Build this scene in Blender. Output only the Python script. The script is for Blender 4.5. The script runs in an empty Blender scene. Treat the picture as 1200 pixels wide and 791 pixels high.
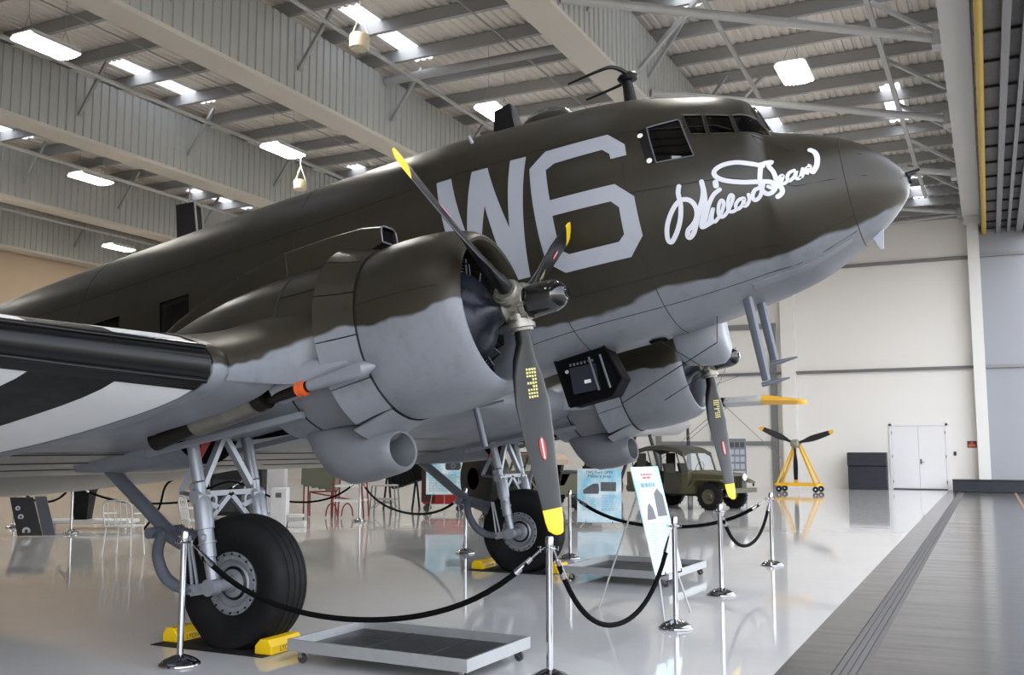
import bpy, bmesh, math, random
from mathutils import Vector, Matrix
from mathutils.geometry import tessellate_polygon
R = math.radians
PI = math.pi
random.seed(7)
SC = bpy.context.scene
COL = SC.collection
# ------------------------------------------------------------------ camera
cam = bpy.data.cameras.new('camera')
cam.sensor_width = 36.0
cam.lens = 34.5
cam.clip_end = 500
cam_o = bpy.data.objects.new('camera', cam)
cam_o.location = (0, 0, 1.67)
cam_o.rotation_euler = (R(90 + 6.376), 0, R(25.824))
COL.objects.link(cam_o)
SC.camera = cam_o
# ------------------------------------------------------------------ world and light
SUN_ELEV, SKY_STRENGTH = 50, 0.95
EXPOSURE = 0.0
LAMP_W, LAMP_EMIT = 65.0, 30.0
world = bpy.data.worlds.new('world')
SC.world = world
world.use_nodes = True
wn = world.node_tree
sky = wn.nodes.new('ShaderNodeTexSky')
sky.sky_type = 'NISHITA'
sky.sun_disc = False
sky.sun_elevation = R(SUN_ELEV)
sky.sun_rotation = R(200)
sky.air_density = 1.0
sky.dust_density = 2.0
hsv = wn.nodes.new('ShaderNodeHueSaturation')
hsv.inputs['Saturation'].default_value = .30
wn.links.new(sky.outputs[0], hsv.inputs['Color'])
wn.links.new(hsv.outputs[0], wn.nodes['Background'].inputs[0])
wn.nodes['Background'].inputs[1].default_value = SKY_STRENGTH
vs = SC.view_settings
vs.view_transform = 'Standard'
vs.look = 'None'
vs.exposure = EXPOSURE
vs.gamma = 1.0
vs.use_curve_mapping = False
# ------------------------------------------------------------------ materials
MATS = {}


def srgb(r, g, b):
    f = lambda c: (c / 255 / 12.92) if c <= 10.3 else ((c / 255 + .055) / 1.055) ** 2.4
    return (f(r), f(g), f(b), 1)


class NT:
    def __init__(s, name):
        s.m = bpy.data.materials.new(name)
        s.m.use_nodes = True
        s.t = s.m.node_tree
        s.b = s.t.nodes['Principled BSDF']
        MATS[name] = s.m

    def n(s, typ, **k):
        x = s.t.nodes.new(typ)
        for a, v in k.items():
            setattr(x, a, v)
        return x

    def l(s, a, b):
        s.t.links.new(a, b)

    def math(s, op, a, b=None, clamp=False):
        x = s.n('ShaderNodeMath', operation=op, use_clamp=clamp)
        for i, v in enumerate((a, b)):
            if v is None:
                continue
            if isinstance(v, (int, float)):
                x.inputs[i].default_value = v
            else:
                s.l(v, x.inputs[i])
        return x.outputs[0]

    def noise(s, scale, detail=3, vec=None, rough=.55):
        x = s.n('ShaderNodeTexNoise')
        x.inputs['Scale'].default_value = scale
        x.inputs['Detail'].default_value = detail
        x.inputs['Roughness'].default_value = rough
        if vec is None:
            vec = s.coord()
        s.l(vec, x.inputs['Vector'])
        return x.outputs['Fac']

    def coord(s):
        if not hasattr(s, 'tc'):
            s.tc = s.n('ShaderNodeTexCoord')
        return s.tc.outputs['Object']

    def scaled(s, v):
        mp = s.n('ShaderNodeMapping')
        mp.inputs['Scale'].default_value = v
        s.l(s.coord(), mp.inputs['Vector'])
        return mp.outputs[0]

    def mix(s, fac, a, b):
        x = s.n('ShaderNodeMix', data_type='RGBA')
        if isinstance(fac, (int, float)):
            x.inputs[0].default_value = fac
        else:
            s.l(fac, x.inputs[0])
        for i, v in ((6, a), (7, b)):
            if isinstance(v, tuple):
                x.inputs[i].default_value = v
            else:
                s.l(v, x.inputs[i])
        return x.outputs[2]

    def mapr(s, v, a, b, c=0., d=1.):
        x = s.n('ShaderNodeMapRange')
        s.l(v, x.inputs[0])
        for i, q in zip((1, 2, 3, 4), (a, b, c, d)):
            x.inputs[i].default_value = q
        return x.outputs[0]

    def bump(s, h, strength=.2, dist=.01):
        x = s.n('ShaderNodeBump')
        x.inputs['Strength'].default_value = strength
        x.inputs['Distance'].default_value = dist
        s.l(h, x.inputs['Height'])
        s.l(x.outputs[0], s.b.inputs['Normal'])


def mat(name, col, rough=.5, metal=0., var=.12, nscale=6., bump=0., bscale=40., coat=0., spec=.5):
    t = NT(name)
    c = srgb(*col)
    dk = tuple(v * (1 - var) for v in c[:3]) + (1,)
    lt = tuple(min(1, v * (1 + var)) for v in c[:3]) + (1,)
    nz = t.noise(nscale, 4)
    t.l(t.mix(nz, dk, lt), t.b.inputs['Base Color'])
    t.l(t.mapr(nz, .3, .7, max(.02, rough * .85), min(1, rough * 1.15)), t.b.inputs['Roughness'])
    t.b.inputs['Metallic'].default_value = metal
    t.b.inputs['Specular IOR Level'].default_value = spec
    if coat:
        t.b.inputs['Coat Weight'].default_value = coat
        t.b.inputs['Coat Roughness'].default_value = .05
    if bump:
        t.bump(t.noise(bscale, 4), bump)
    return t.m


def emit(name, col, strength):
    t = NT(name)
    t.b.inputs['Base Color'].default_value = srgb(*col)
    t.b.inputs['Emission Color'].default_value = srgb(*col)
    nz = t.noise(3., 1)
    t.l(t.mapr(nz, 0, 1, strength * .95, strength * 1.05), t.b.inputs['Emission Strength'])
    return t.m


OD = (41, 38, 30)
OD2 = (49, 44, 33)
GREY = (128, 131, 138)


def paint(name, mode):
    """olive drab above, neutral grey below, sprayed wavy edge; faint weathering, rivet rows"""
    t = NT(name)
    sep = t.n('ShaderNodeSeparateXYZ')
    t.l(t.coord(), sep.inputs[0])
    x, y, z = sep.outputs
    if mode == 'fus':
        e = t.math('EXPONENT', t.math('MULTIPLY', x, .8))
        zb = t.math('ADD', t.math('MULTIPLY', e, .5), -.70)
        wob = t.noise(1.6, 2)
        zb = t.math('ADD', zb, t.mapr(wob, .3, .7, -.05, .05))
    else:
        wob = t.noise(2.2, 2)
        zb = t.mapr(wob, .3, .7, -.92, -.83)
        ya = t.math('ABSOLUTE', y)
        zb = t.math('SUBTRACT', zb, t.mapr(ya, 3.5, 4.2, 0, .24))
    fac = t.mapr(t.math('SUBTRACT', z, zb), -.012, .012)
    n1 = t.noise(.9, 5)
    n2 = t.noise(14, 4)
    od = t.mix(t.mapr(n1, .35, .7), srgb(*OD), srgb(*OD2))
    od = t.mix(t.mapr(n2, .45, .8, 0, .35), od, srgb(35, 33, 27))
    gr = t.mix(t.mapr(n1, .3, .7), srgb(*GREY), srgb(118, 121, 127))
    gr = t.mix(t.mapr(n2, .5, .85, 0, .3), gr, srgb(100, 102, 106))
    c = t.mix(fac, gr, od)
    # streaks running down and aft
    st = t.noise(3., 5, t.scaled((2.5, 2.5, .35)))
    c = t.mix(t.mapr(st, .55, .8, 0, .25), c, srgb(48, 44, 38))
    t.l(c, t.b.inputs['Base Color'])
    t.l(t.mapr(n1, .3, .7, .30, .42), t.b.inputs['Roughness'])
    t.b.inputs['Specular IOR Level'].default_value = .36
    # oil-canning of the skin plus small rivets
    vor = t.n('ShaderNodeTexVoronoi')
    vor.inputs['Scale'].default_value = 22
    t.l(t.scaled((1, 1, 1)), vor.inputs['Vector'])
    riv = t.mapr(vor.outputs['Distance'], 0, .12, .12, 0)
    low = t.noise(2.2, 1)
    t.bump(t.math('ADD', t.math('MULTIPLY', low, 1.4), t.math('MULTIPLY', riv, .10)), .25, .02)
    return t.m


paint('fuselage_paint', 'fus')
paint('nacelle_paint', 'nac')
mat('grey_paint', GREY, .38, var=.1, bump=.05, bscale=6)
mat('dull_grey_paint', (112, 114, 119), .42, var=.14)
mat('olive_paint', OD, .38, var=.15)
mat('bare_aluminium', (158, 156, 152), .42, 1., var=.12, nscale=3, bump=.08, bscale=3)
mat('letter_grey', (160, 163, 173), .5, var=.05)
mat('script_white', (206, 207, 214), .5, var=.03)
mat('stripe_white', (226, 226, 226), .5, var=.04, bump=.05, bscale=8)
mat('boot_black', (11, 11, 12), .24, var=.3, bump=.06, bscale=5, spec=.3)
mat('stripe_black', (16, 16, 18), .45, var=.2, spec=.25)
mat('interior_black', (5, 5, 6), .8, spec=.1)
mat('soot_black', (17, 17, 18), .45, .3, var=.4, nscale=20)
mat('seam_dark', (28, 27, 25), .7)
mat('prop_black', (19, 19, 21), .36, var=.12, spec=.4)
mat('prop_yellow', (236, 196, 20), .45, var=.05)
mat('dome_black', (11, 11, 13), .12, coat=.6)
mat('hub_metal', (150, 147, 138), .42, .8, var=.25, nscale=30, bump=.3, bscale=60)
mat('engine_grey', (30, 33, 44), .3, .4, var=.3, nscale=12)
mat('cylinder_black', (22, 22, 23), .4, .5, var=.3)
mat('exhaust_steel', (132, 126, 118), .38, .7, var=.35, nscale=9, bump=.1, bscale=30)
mat('exhaust_dark', (45, 40, 36), .5, .8, var=.4, nscale=9)
mat('clamp_orange', (214, 92, 40), .5, var=.15)
mat('gear_silver', (146, 149, 156), .35, .35, var=.08)
mat('gear_grey', (105, 109, 118), .4, .3, var=.1)
mat('hub_grey', (142, 145, 150), .4, .5, var=.1, nscale=25)
mat('tyre_rubber', (17, 17, 18), .7, var=.2, nscale=10, bump=.1, bscale=60, spec=.25)
mat('brick_red', (124, 40, 32), .5)
mat('red_paint', (158, 26, 26), .4, var=.12)
mat('dark_red_paint', (66, 20, 20), .45, var=.15)
mat('decal_red', (176, 40, 48), .5)
mat('decal_yellow', (206, 196, 120), .6)
mat('chrome', (176, 176, 180), .07, 1., var=.03)
mat('rope_black', (8, 8, 9), .95, var=.3, nscale=60, bump=.4, bscale=200, spec=.1)
mat('chock_yellow', (240, 196, 14), .42, var=.06)
mat('marking_black', (16, 16, 16), .6)
mat('mat_black', (9, 9, 9), .8)
mat('galvanised', (166, 167, 168), .42, .45, var=.16, nscale=14)
mat('tray_floor', (62, 62, 63), .42, .5, var=.2, nscale=4)
mat('caster_rubber', (60, 61, 64), .6)
mat('sign_white', (226, 236, 240), .5, var=.03)
mat('sign_ink', (40, 46, 60), .6)
mat('sign_ink_pale', (122, 150, 168), .6)
mat('sign_red', (190, 70, 84), .6)
mat('photo_grey', (92, 94, 98), .6, var=.7, nscale=22)
mat('jamb_shaded', (138, 140, 146), .6, var=.03, nscale=.5)
mat('steel_blue', (98, 132, 158), .5)
mat('jeep_olive', (74, 71, 50), .55, var=.16, nscale=8)
mat('jeep_dark', (46, 46, 36), .6, var=.2)
mat('canvas_dark', (52, 51, 44), .85, var=.15)
mat('canvas_tan', (176, 156, 136), .85, var=.08)
mat('marking_white', (228, 228, 222), .6)
mat('yellow_steel', (224, 172, 36), .45, var=.08)
mat('black_paint', (16, 18, 24), .4, var=.15)
mat('navy_black', (22, 25, 36), .6, var=.12)
mat('white_metal', (222, 222, 220), .4)
mat('wall_white', (214, 211, 207), .55, var=.02, nscale=.5)
mat('wall_beige', (186, 166, 142), .6, var=.03, nscale=.5)
mat('door_white', (210, 209, 210), .4, var=.02)
mat('steel_grey', (122, 122, 124), .45, .2, var=.06)
mat('girder_white', (202, 201, 198), .5, var=.03, nscale=1.)
mat('cladding_grey', (178, 179, 174), .45, .05, var=.04, nscale=2)
mat('flange_beige', (206, 199, 188), .55, var=.04, nscale=1)
mat('purlin_grey', (158, 158, 157), .5, .1, var=.06)
mat('deck_grey', (222, 215, 206), .55, var=.05, nscale=1)
mat('soffit_dark', (92, 91, 92), .6, var=.08)
mat('brace_grey', (176, 176, 174), .5, .2)
mat('conduit_yellow', (176, 146, 40), .5)
mat('cream_plastic', (216, 204, 178), .5, var=.04)
mat('speaker_black', (14, 14, 18), .6)
mat('concrete', (150, 146, 140), .8, var=.12, nscale=2)
mat('brown_wood', (122, 88, 52), .6)
mat('olive_canvas', (104, 106, 90), .8)
mat('silver_doped', (186, 188, 192), .35, .4, var=.05)
mat('wing_yellow', (222, 168, 40), .4)
mat('sign_board_dark', (52, 54, 56), .5)
emit('lamp_glow', (255, 250, 240), LAMP_EMIT)


def mk_floor():
    t = NT('floor_epoxy')
    n = t.noise(.35, 3)
    t.l(t.mix(n, srgb(200, 199, 198), srgb(212, 211, 209)), t.b.inputs['Base Color'])
    w = t.noise(2.2, 4, t.scaled((1, 1, 1)))
    t.l(t.mapr(w, .3, .7, .03, .08), t.b.inputs['Roughness'])
    t.b.inputs['Specular IOR Level'].default_value = .6
    wv = t.noise(1.1, 3, t.scaled((.7, 2.2, 1)))
    t.bump(wv, .075, .02)
    t = NT('floor_grey')
    n = t.noise(.5, 4)
    st = t.noise(3., 5, t.scaled((.25, 2.6, 1)))
    c = t.mix(n, srgb(66, 66, 67), srgb(86, 85, 84))
    t.l(t.mix(t.mapr(st, .4, .75, 0, .4), c, srgb(70, 70, 72)), t.b.inputs['Base Color'])
    t.l(t.mapr(st, .3, .7, .1, .24), t.b.inputs['Roughness'])
    t.bump(t.noise(1.4, 3, t.scaled((.4, 4, 1))), .06, .02)
    t = NT('drain_steel')
    n = t.noise(30, 4)
    t.l(t.mix(n, srgb(82, 82, 84), srgb(110, 110, 112)), t.b.inputs['Base Color'])
    t.b.inputs['Roughness'].default_value = .45
    t.b.inputs['Metallic'].default_value = .4
    t = NT('sign_blue')
    n = t.noise(2.4, 3)
    t.l(t.mix(t.mapr(n, .4, .62), srgb(226, 240, 244), srgb(150, 212, 232)), t.b.inputs['Base Color'])
    t.b.inputs['Roughness'].default_value = .4


mk_floor()


def glass(name, tint, keep):
    m = bpy.data.materials.new(name)
    MATS[name] = m
    m.use_nodes = True
    t = m.node_tree
    t.nodes.remove(t.nodes['Principled BSDF'])
    o = t.nodes['Material Output']
    tr = t.nodes.new('ShaderNodeBsdfTransparent')
    tr.inputs[0].default_value = tint
    gl = t.nodes.new('ShaderNodeBsdfGlossy')
    gl.inputs['Roughness'].default_value = .04
    mx = t.nodes.new('ShaderNodeMixShader')
    lw = t.nodes.new('ShaderNodeLayerWeight')
    lw.inputs[0].default_value = .5
    pw = t.nodes.new('ShaderNodeMath')
    pw.operation = 'POWER'
    pw.inputs[1].default_value = 4
    t.links.new(lw.outputs['Facing'], pw.inputs[0])
    fr = t.nodes.new('ShaderNodeMapRange')
    fr.inputs[3].default_value = .05
    fr.inputs[4].default_value = .8
    t.links.new(pw.outputs[0], fr.inputs[0])
    t.links.new(fr.outputs[0], mx.inputs[0])
    t.links.new(tr.outputs[0], mx.inputs[1])
    t.links.new(gl.outputs[0], mx.inputs[2])
    t.links.new(mx.outputs[0], o.inputs[0])


glass('pane_glass', (.72, .76, .78, 1), 1)
glass('dark_glass', (.12, .13, .14, 1), 1)
glass('skylight_glass', (.95, .97, 1, 1), 1)


# ------------------------------------------------------------------ mesh helpers
class MB:
    def __init__(s):
        s.v, s.f, s.mi = [], [], []

    def add(s, vs, fs, mi=0):
        o = len(s.v)
        s.v += [tuple(v) for v in vs]
        s.f += [tuple(i + o for i in f) for f in fs]
        s.mi += [mi] * len(fs)
        return s

    def box(s, a, b, mi=0):
        (x0, y0, z0), (x1, y1, z1) = [min(p, q) for p, q in zip(a, b)], [max(p, q) for p, q in zip(a, b)]
        vs = [(x0, y0, z0), (x1, y0, z0), (x1, y1, z0), (x0, y1, z0), (x0, y0, z1), (x1, y0, z1), (x1, y1, z1), (x0, y1, z1)]
        return s.add(vs, [(0, 3, 2, 1), (4, 5, 6, 7), (0, 1, 5, 4), (1, 2, 6, 5), (2, 3, 7, 6), (3, 0, 4, 7)], mi)

    def bbox(s, a, b, c=.01, mi=0):
        """box with chamfered vertical and horizontal edges"""
        (x0, y0, z0), (x1, y1, z1) = [min(p, q) for p, q in zip(a, b)], [max(p, q) for p, q in zip(a, b)]
        rings = []
        for z, i in ((z0, c), (z0 + c, 0), (z1 - c, 0), (z1, c)):
            q = c
            rings.append([(x0 + i + q, y0 + i, z), (x1 - i - q, y0 + i, z), (x1 - i, y0 + i + q, z), (x1 - i, y1 - i - q, z),
                          (x1 - i - q, y1 - i, z), (x0 + i + q, y1 - i, z), (x0 + i, y1 - i - q, z), (x0 + i, y0 + i + q, z)])
        return s.loft(rings, True, True, mi)

    def loft(s, rings, cap0=False, cap1=False, mi=0, closed=True):
        o = len(s.v)
        n = len(rings[0])
        vs = [p for r in rings for p in r]
        fs = []
        m = n if closed else n - 1
        for i in range(len(rings) - 1):
            for j in range(m):
                k = (j + 1) % n
                fs.append((i * n + j, i * n + k, (i + 1) * n + k, (i + 1) * n + j))
        if cap0:
            fs.append(tuple(range(n))[::-1])
        if cap1:
            fs.append(tuple((len(rings) - 1) * n + j for j in range(n)))
        return s.add(vs, fs, mi)

    def tube(s, pts, r, n=10, caps=True, mi=0):
        pts = [Vector(p) for p in pts]
        rs = list(r) if isinstance(r, (list, tuple)) else [r] * len(pts)
        rings = []
        up = None
        for i, p in enumerate(pts):
            d = (pts[min(i + 1, len(pts) - 1)] - pts[max(i - 1, 0)]).normalized()
            if up is None:
                up = Vector((0, 0, 1)) if abs(d.z) < .9 else Vector((1, 0, 0))
            a = up - d * up.dot(d)
            a.normalize()
            b = d.cross(a)
            up = a
            rings.append([tuple(p + (a * math.cos(2 * PI * j / n) + b * math.sin(2 * PI * j / n)) * rs[i]) for j in range(n)])
        return s.loft(rings, caps, caps, mi)

    def bar(s, p, q, w, h, mi=0, up=(0, 0, 1)):
        p, q = Vector(p), Vector(q)
        d = (q - p).normalized()
        u = Vector(up)
        if abs(d.dot(u)) > .98:
            u = Vector((1, 0, 0))
        sd = d.cross(u).normalized()
        u = sd.cross(d)
        rings = [[tuple(e + sd * (a * w / 2) + u * (b * h / 2)) for a, b in ((-1, -1), (1, -1), (1, 1), (-1, 1))] for e in (p, q)]
        return s.loft(rings, True, True, mi)

    def lathe(s, prof, axis='z', c=(0, 0, 0), n=24, mi=0, cap0=False, cap1=False):
        rings = []
        for a, r in prof:
            ring = []
            for j in range(n):
                t = 2 * PI * j / n
                u, w = r * math.cos(t), r * math.sin(t)
                if axis == 'z':
                    p = (c[0] + u, c[1] + w, c[2] + a)
                elif axis == 'x':
                    p = (c[0] + a, c[1] + u, c[2] + w)
                else:
                    p = (c[0] + w, c[1] + a, c[2] + u)
                ring.append(p)
            rings.append(ring)
        return s.loft(rings, cap0, cap1, mi)

    def prism(s, poly, axis, a, b, mi=0):
        def P(u, w, d):
            return {'x': (d, u, w), 'y': (u, d, w), 'z': (u, w, d)}[axis]
        return s.loft([[P(u, w, a) for u, w in poly], [P(u, w, b) for u, w in poly]], True, True, mi)

    def xf(s, m):
        s.v = [tuple(m @ Vector(v)) for v in s.v]
        return s


def link(o, parent=None):
    COL.objects.link(o)
    if parent is not None:
        o.parent = parent
    return o


def smooth(me, ang=40):
    for p in me.polygons:
        p.use_smooth = True
    try:
        me.set_sharp_from_angle(angle=R(ang))
    except Exception:
        pass


def obj(name, mb, m, parent=None, sm=True, label=None, ang=40, mtx=None):
    me = bpy.data.meshes.new(name)
    me.from_pydata(mb.v, [], mb.f)
    ms = m if isinstance(m, (list, tuple)) else [m]
    for k in ms:
        me.materials.append(MATS[k])
    if len(ms) > 1:
        for p, i in zip(me.polygons, mb.mi):
            p.material_index = i
    bm = bmesh.new()
    bm.from_mesh(me)
    bmesh.ops.recalc_face_normals(bm, faces=bm.faces)
    bm.to_mesh(me)
    bm.free()
    if sm:
        smooth(me, ang)
    me.update()
    o = bpy.data.objects.new(name, me)
    link(o, parent)
    if mtx is not None:
        o.matrix_basis = mtx
    if label:
        o['label'] = label
    return o


def tag(o, label, cat, group=None):
    o['label'] = label
    o['category'] = cat
    if group:
        o['group'] = group
    return o


def thing(name, label, cat, loc=(0, 0, 0), rz=0, group=None):
    o = bpy.data.objects.new(name, None)
    o.empty_display_size = .2
    COL.objects.link(o)
    o.location = loc
    o.rotation_euler = (0, 0, rz)
    return tag(o, label, cat, group)


def struct(name, mb, m, sm=False, **k):
    o = obj(name, mb, m, None, sm, **k)
    o['kind'] = 'structure'
    return o


def kids(o):
    return [c for c in bpy.data.objects if c.parent is o]


def dup(o, loc, rz=None, label=None, group=None, parent=None):
    r = o.copy()
    COL.objects.link(r)
    if parent is not None:
        r.parent = parent
    if loc is not None:
        r.location = loc
    if rz is not None:
        r.rotation_euler = (0, 0, rz)
    if label:
        r['label'] = label
    if group:
        r['group'] = group
    for c in list(o.children):
        dup(c, None, parent=r)
    return r


def shared(name, o0, parent, loc=(0, 0, 0), rz=0):
    c = bpy.data.objects.new(name, o0.data)
    COL.objects.link(c)
    c.parent = parent
    c.location = loc
    c.rotation_euler = (0, 0, rz)
    return c


def text_mb(txt, size, width=None, depth=.0):
    cu = bpy.data.curves.new('t', 'FONT')
    cu.body = txt
    cu.size = size
    cu.align_x = 'CENTER'
    cu.align_y = 'CENTER'
    cu.extrude = depth
    cu.resolution_u = 3
    o = bpy.data.objects.new('t', cu)
    COL.objects.link(o)
    dg = bpy.context.evaluated_depsgraph_get()
    me = o.evaluated_get(dg).to_mesh()
    mb = MB()
    mb.add([tuple(v.co) for v in me.vertices], [tuple(p.vertices) for p in me.polygons])
    o.evaluated_get(dg).to_mesh_clear()
    bpy.data.objects.remove(o)
    bpy.data.curves.remove(cu)
    if width and mb.v:
        w = max(v[0] for v in mb.v) - min(v[0] for v in mb.v)
        k = width / w
        mb.v = [(v[0] * k, v[1], v[2]) for v in mb.v]
    return mb
# ================================================================== THE HALL
XL, XD, YB, YF, YE = -40.5, 1.6, 42.5, -9.0, 54.0
ZD = 13.1
# ---- floor
mb = MB()
mb.box((XL, YF, -.12), (-1.52, YE, 0))
floor = struct('floor', mb, 'floor_epoxy')
mb = MB()
mb.box((-1.52, YF, -.12), (-1.14, YE, -.0005))
mb.box((-.92, YF, -.12), (1.25, YE, -.0005))
obj('grey_border', mb, 'floor_grey', floor, False)
mb = MB()
mb.box((-1.14, YF, -.12), (-.92, YE, -.03))
for k in range(4):
    x = -1.14 + .006 + k * .055
    mb.box((x, YF, -.03), (x + .049, YE, -.002))
obj('trench_drain', mb, 'drain_steel', floor, False)
mb = MB()
mb.box((.72, 5, 0), (.80, 42, .012))
obj('door_track', mb, 'brown_wood', floor, False)
mb = MB()
mb.box((1.25, -60, -.14), (90, 110, -.01))
apron = struct('floor_apron', mb, 'concrete')

# ---- walls
mb = MB()
mb.box((XL, YB, 0), (XD, YB + .25, 10.8))
wall_back = struct('wall_back', mb, 'wall_white')
for nm, z, x0, x1 in (('wall_rail', 4.79, -7.2, -.42), ('wall_rail', 9.165, -7.2, -.42), ('wall_rail', 4.79, -22, -7.75), ('wall_rail', 9.165, -22, -7.75)):
    mb = MB()
    mb.box((x0, YB - .12, z - .06), (x1, YB, z + .06))
    mb.tube([(x0, YB - .15, z + .03), (x1, YB - .15, z + .03)], .035, 8)
    obj(nm, mb, 'steel_grey', wall_back)
mb = MB()
mb.box((-7.75, YB - .45, 0), (-7.2, YB, 10.8))
obj('pilaster', mb, 'wall_white', wall_back, False)
mb = MB()
mb.box((-7.2, YB - .03, 0), (-3.66, YB, .65))
obj('wall_base_panel', mb, 'wall_white', wall_back, False)
mb = MB()  # grey steel frame on the wall left of the pilaster
mb.box((-13.4, YB - .1, 6.72), (-8.02, YB, 6.95))
mb.box((-8.3, YB - .1, 0), (-8.02, YB, 6.72))
mb.box((-13.4, YB - .1, 0), (-13.15, YB, 6.72))
mb.box((-13.15, YB - .1, 1.75), (-8.3, YB, 1.92))
mb.box((-10.9, YB - .1, 1.92), (-10.72, YB, 6.72))
obj('steel_frame', mb, 'steel_grey', wall_back, False)
mb = MB()
mb.tube([(-3.3, YB - .25, 10.78), (-.5, YB - .25, 10.9)], .07, 10)
obj('wall_top_pipe', mb, 'brace_grey', wall_back)
mb = MB()
mb.box((XL, YE, 0), (XD, YE + .2, ZD))
struct('wall_far', mb, 'wall_white')
mb = MB()
mb.box((XL - .25, YF, 0), (XL, YE, ZD))
struct('wall_left', mb, 'wall_beige')
mb = MB()
mb.box((XL, YF - .25, 0), (-.6, YF, ZD))
struct('wall_front', mb, 'wall_white')
# column carrying the door header, and the header itself
mb = MB()
mb.box((-.42, 41.9, 0), (.0, 42.48, 10.7))
mb.box((-.5, 41.8, 10.35), (.12, 42.49, 10.7))
mb.box((-.5, 41.8, 0), (.08, 42.49, .05))
struct('trim_1', mb, 'girder_white')
mb = MB()
mb.box((-.55, YF, 10.7), (.06, YE, 11.55))
mb.box((-.50, YF, 11.55), (.02, YE, 12.95))
struct('trim_2', mb, 'girder_white')
# dark soffit of the sliding-door pocket, with cross ribs and grey rails
mb = MB()
mb.box((.08, YF, 10.25), (1.6, 42.5, 10.9))
soff = struct('trim_3', mb, 'soffit_dark')
rib = None
for k in range(28):
    y = -6 + k * 1.74
    if rib is None:
        mb = MB()
        mb.box((.1, -.03, 0), (1.58, .03, .06))
        rib = obj('rib', mb, 'seam_dark', soff, False)
        rib.location = (0, y, 10.19)
    else:
        shared('rib', rib, soff, (0, y, 10.19))
for x, w in ((.62, .16), (1.0, .1), (1.32, .22)):
    mb = MB()
    mb.box((x, YF, 10.0), (x + w, 42.3, 10.2))
    obj('rail', mb, 'steel_grey', soff, False)
mb = MB()
mb.tube([(.2, YF, 10.06), (.2, 42.3, 10.06)], .085, 12)
mb.tube([(.2, 42.3, 10.1), (.2, 42.42, 10.02), (.2, 42.42, 9.6)], .085, 12)
obj('yellow_pipe', mb, 'conduit_yellow', soff)
mb = MB()
mb.box((XD, YF, 9.9), (XD + .2, YE, ZD))
struct('trim_4', mb, 'soffit_dark')

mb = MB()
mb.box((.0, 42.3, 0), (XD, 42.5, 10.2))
struct('trim_5', mb, 'jamb_shaded')  # jamb panel beyond the column, its shade put into the grey
for z in (4.79, 9.165):
    mb = MB()
    mb.box((.0, 42.2, z - .06), (XD, 42.3, z + .06))
    obj('wall_rail', mb, 'steel_grey', wall_back, False)
# ---- double door in the back wall
mb = MB()
mb.box((-3.64, YB - .05, 0), (-3.55, YB, 2.60))
mb.box((-1.56, YB - .05, 0), (-1.47, YB, 2.60))
mb.box((-3.64, YB - .05, 2.52), (-1.47, YB, 2.60))
mb.box((-3.55, YB - .045, 0), (-1.56, YB, .045))
d1 = struct('door_1', mb, 'door_white')
mb = MB()
mb.box((-3.55, YB - .075, .0), (-1.56, YB - .045, .035))
obj('threshold', mb, 'black_paint', d1, False)
for x0, x1, sgn in ((-3.545, -2.558, 1), (-2.548, -1.565, -1)):
    mb = MB()
    mb.bbox((x0, YB - .035, .05), (x1, YB, 2.515), .006)
    lf = obj('door_leaf', mb, 'door_white', d1)
    hx = x0 if sgn == 1 else x1
    for z in (.3, 1.3, 2.25):
        mb = MB()
        mb.tube([(hx, YB - .05, z - .06), (hx, YB - .05, z + .06)], .018, 8)
        obj('hinge', mb, 'steel_grey', lf)
mb = MB()
mb.box((-2.52, YB - .04, 1.0), (-2.45, YB - .032, 1.2))
mb.tube([(-2.48, YB - .03, 1.08), (-2.48, YB - .1, 1.08), (-2.36, YB - .1, 1.08)], .014, 8)
obj('door_handle', mb, 'chrome', d1)

# ---- ceiling: corrugated deck, girders, purlins, skylights, braces
mb = MB()
SKY = [(-2.62, -2.02, ), (-6.7, -6.1), (-14.86, -14.2), (-23.2, -22.56), (-31.9, -31.3)]
SKYY = [(-3.6, .25), (8.2, 12.1), (20.2, 24.12), (32.3, 36.2), (44.2, 48.1)]


def deck_strip(mb, x0, x1, y0, y1):
    n = max(1, int(round((x1 - x0) / .25)))
    w = (x1 - x0) / n
    prof = []
    for k in range(n):
        a = x0 + k * w
        prof += [(a, 0), (a + w * .5, 0), (a + w * .6, .045), (a + w * .9, .045)]
    prof.append((x1, 0))
    mb.loft([[(x, y0, ZD + z) for x, z in prof], [(x, y1, ZD + z) for x, z in prof]], closed=False)


xs = XL
for a, b in sorted(SKY):
    deck_strip(mb, xs, a, YF, YE)
    ys = YF
    for c, d in SKYY:
        deck_strip(mb, a, b, ys, c)
        ys = d
    deck_strip(mb, a, b, ys, YE)
    xs = b
deck_strip(mb, xs, 1.8, YF, YE)
ceil = struct('ceiling', mb, 'deck_grey')
mb = MB()
mb.box((0, 0, .0), (.62, 1.3, .012))
sk0 = None
for a, b in SKY:
    for c, d in SKYY:
        for j in range(3):
            L = (d - c) / 3
            if sk0 is None:
                sk0 = obj('skylight_pane', mb, 'skylight_glass', ceil, False)
                sk0.location = (a, c, ZD + .05)
            else:
                shared('skylight_pane', sk0, ceil, (a, c + j * L, ZD + .05))
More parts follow.
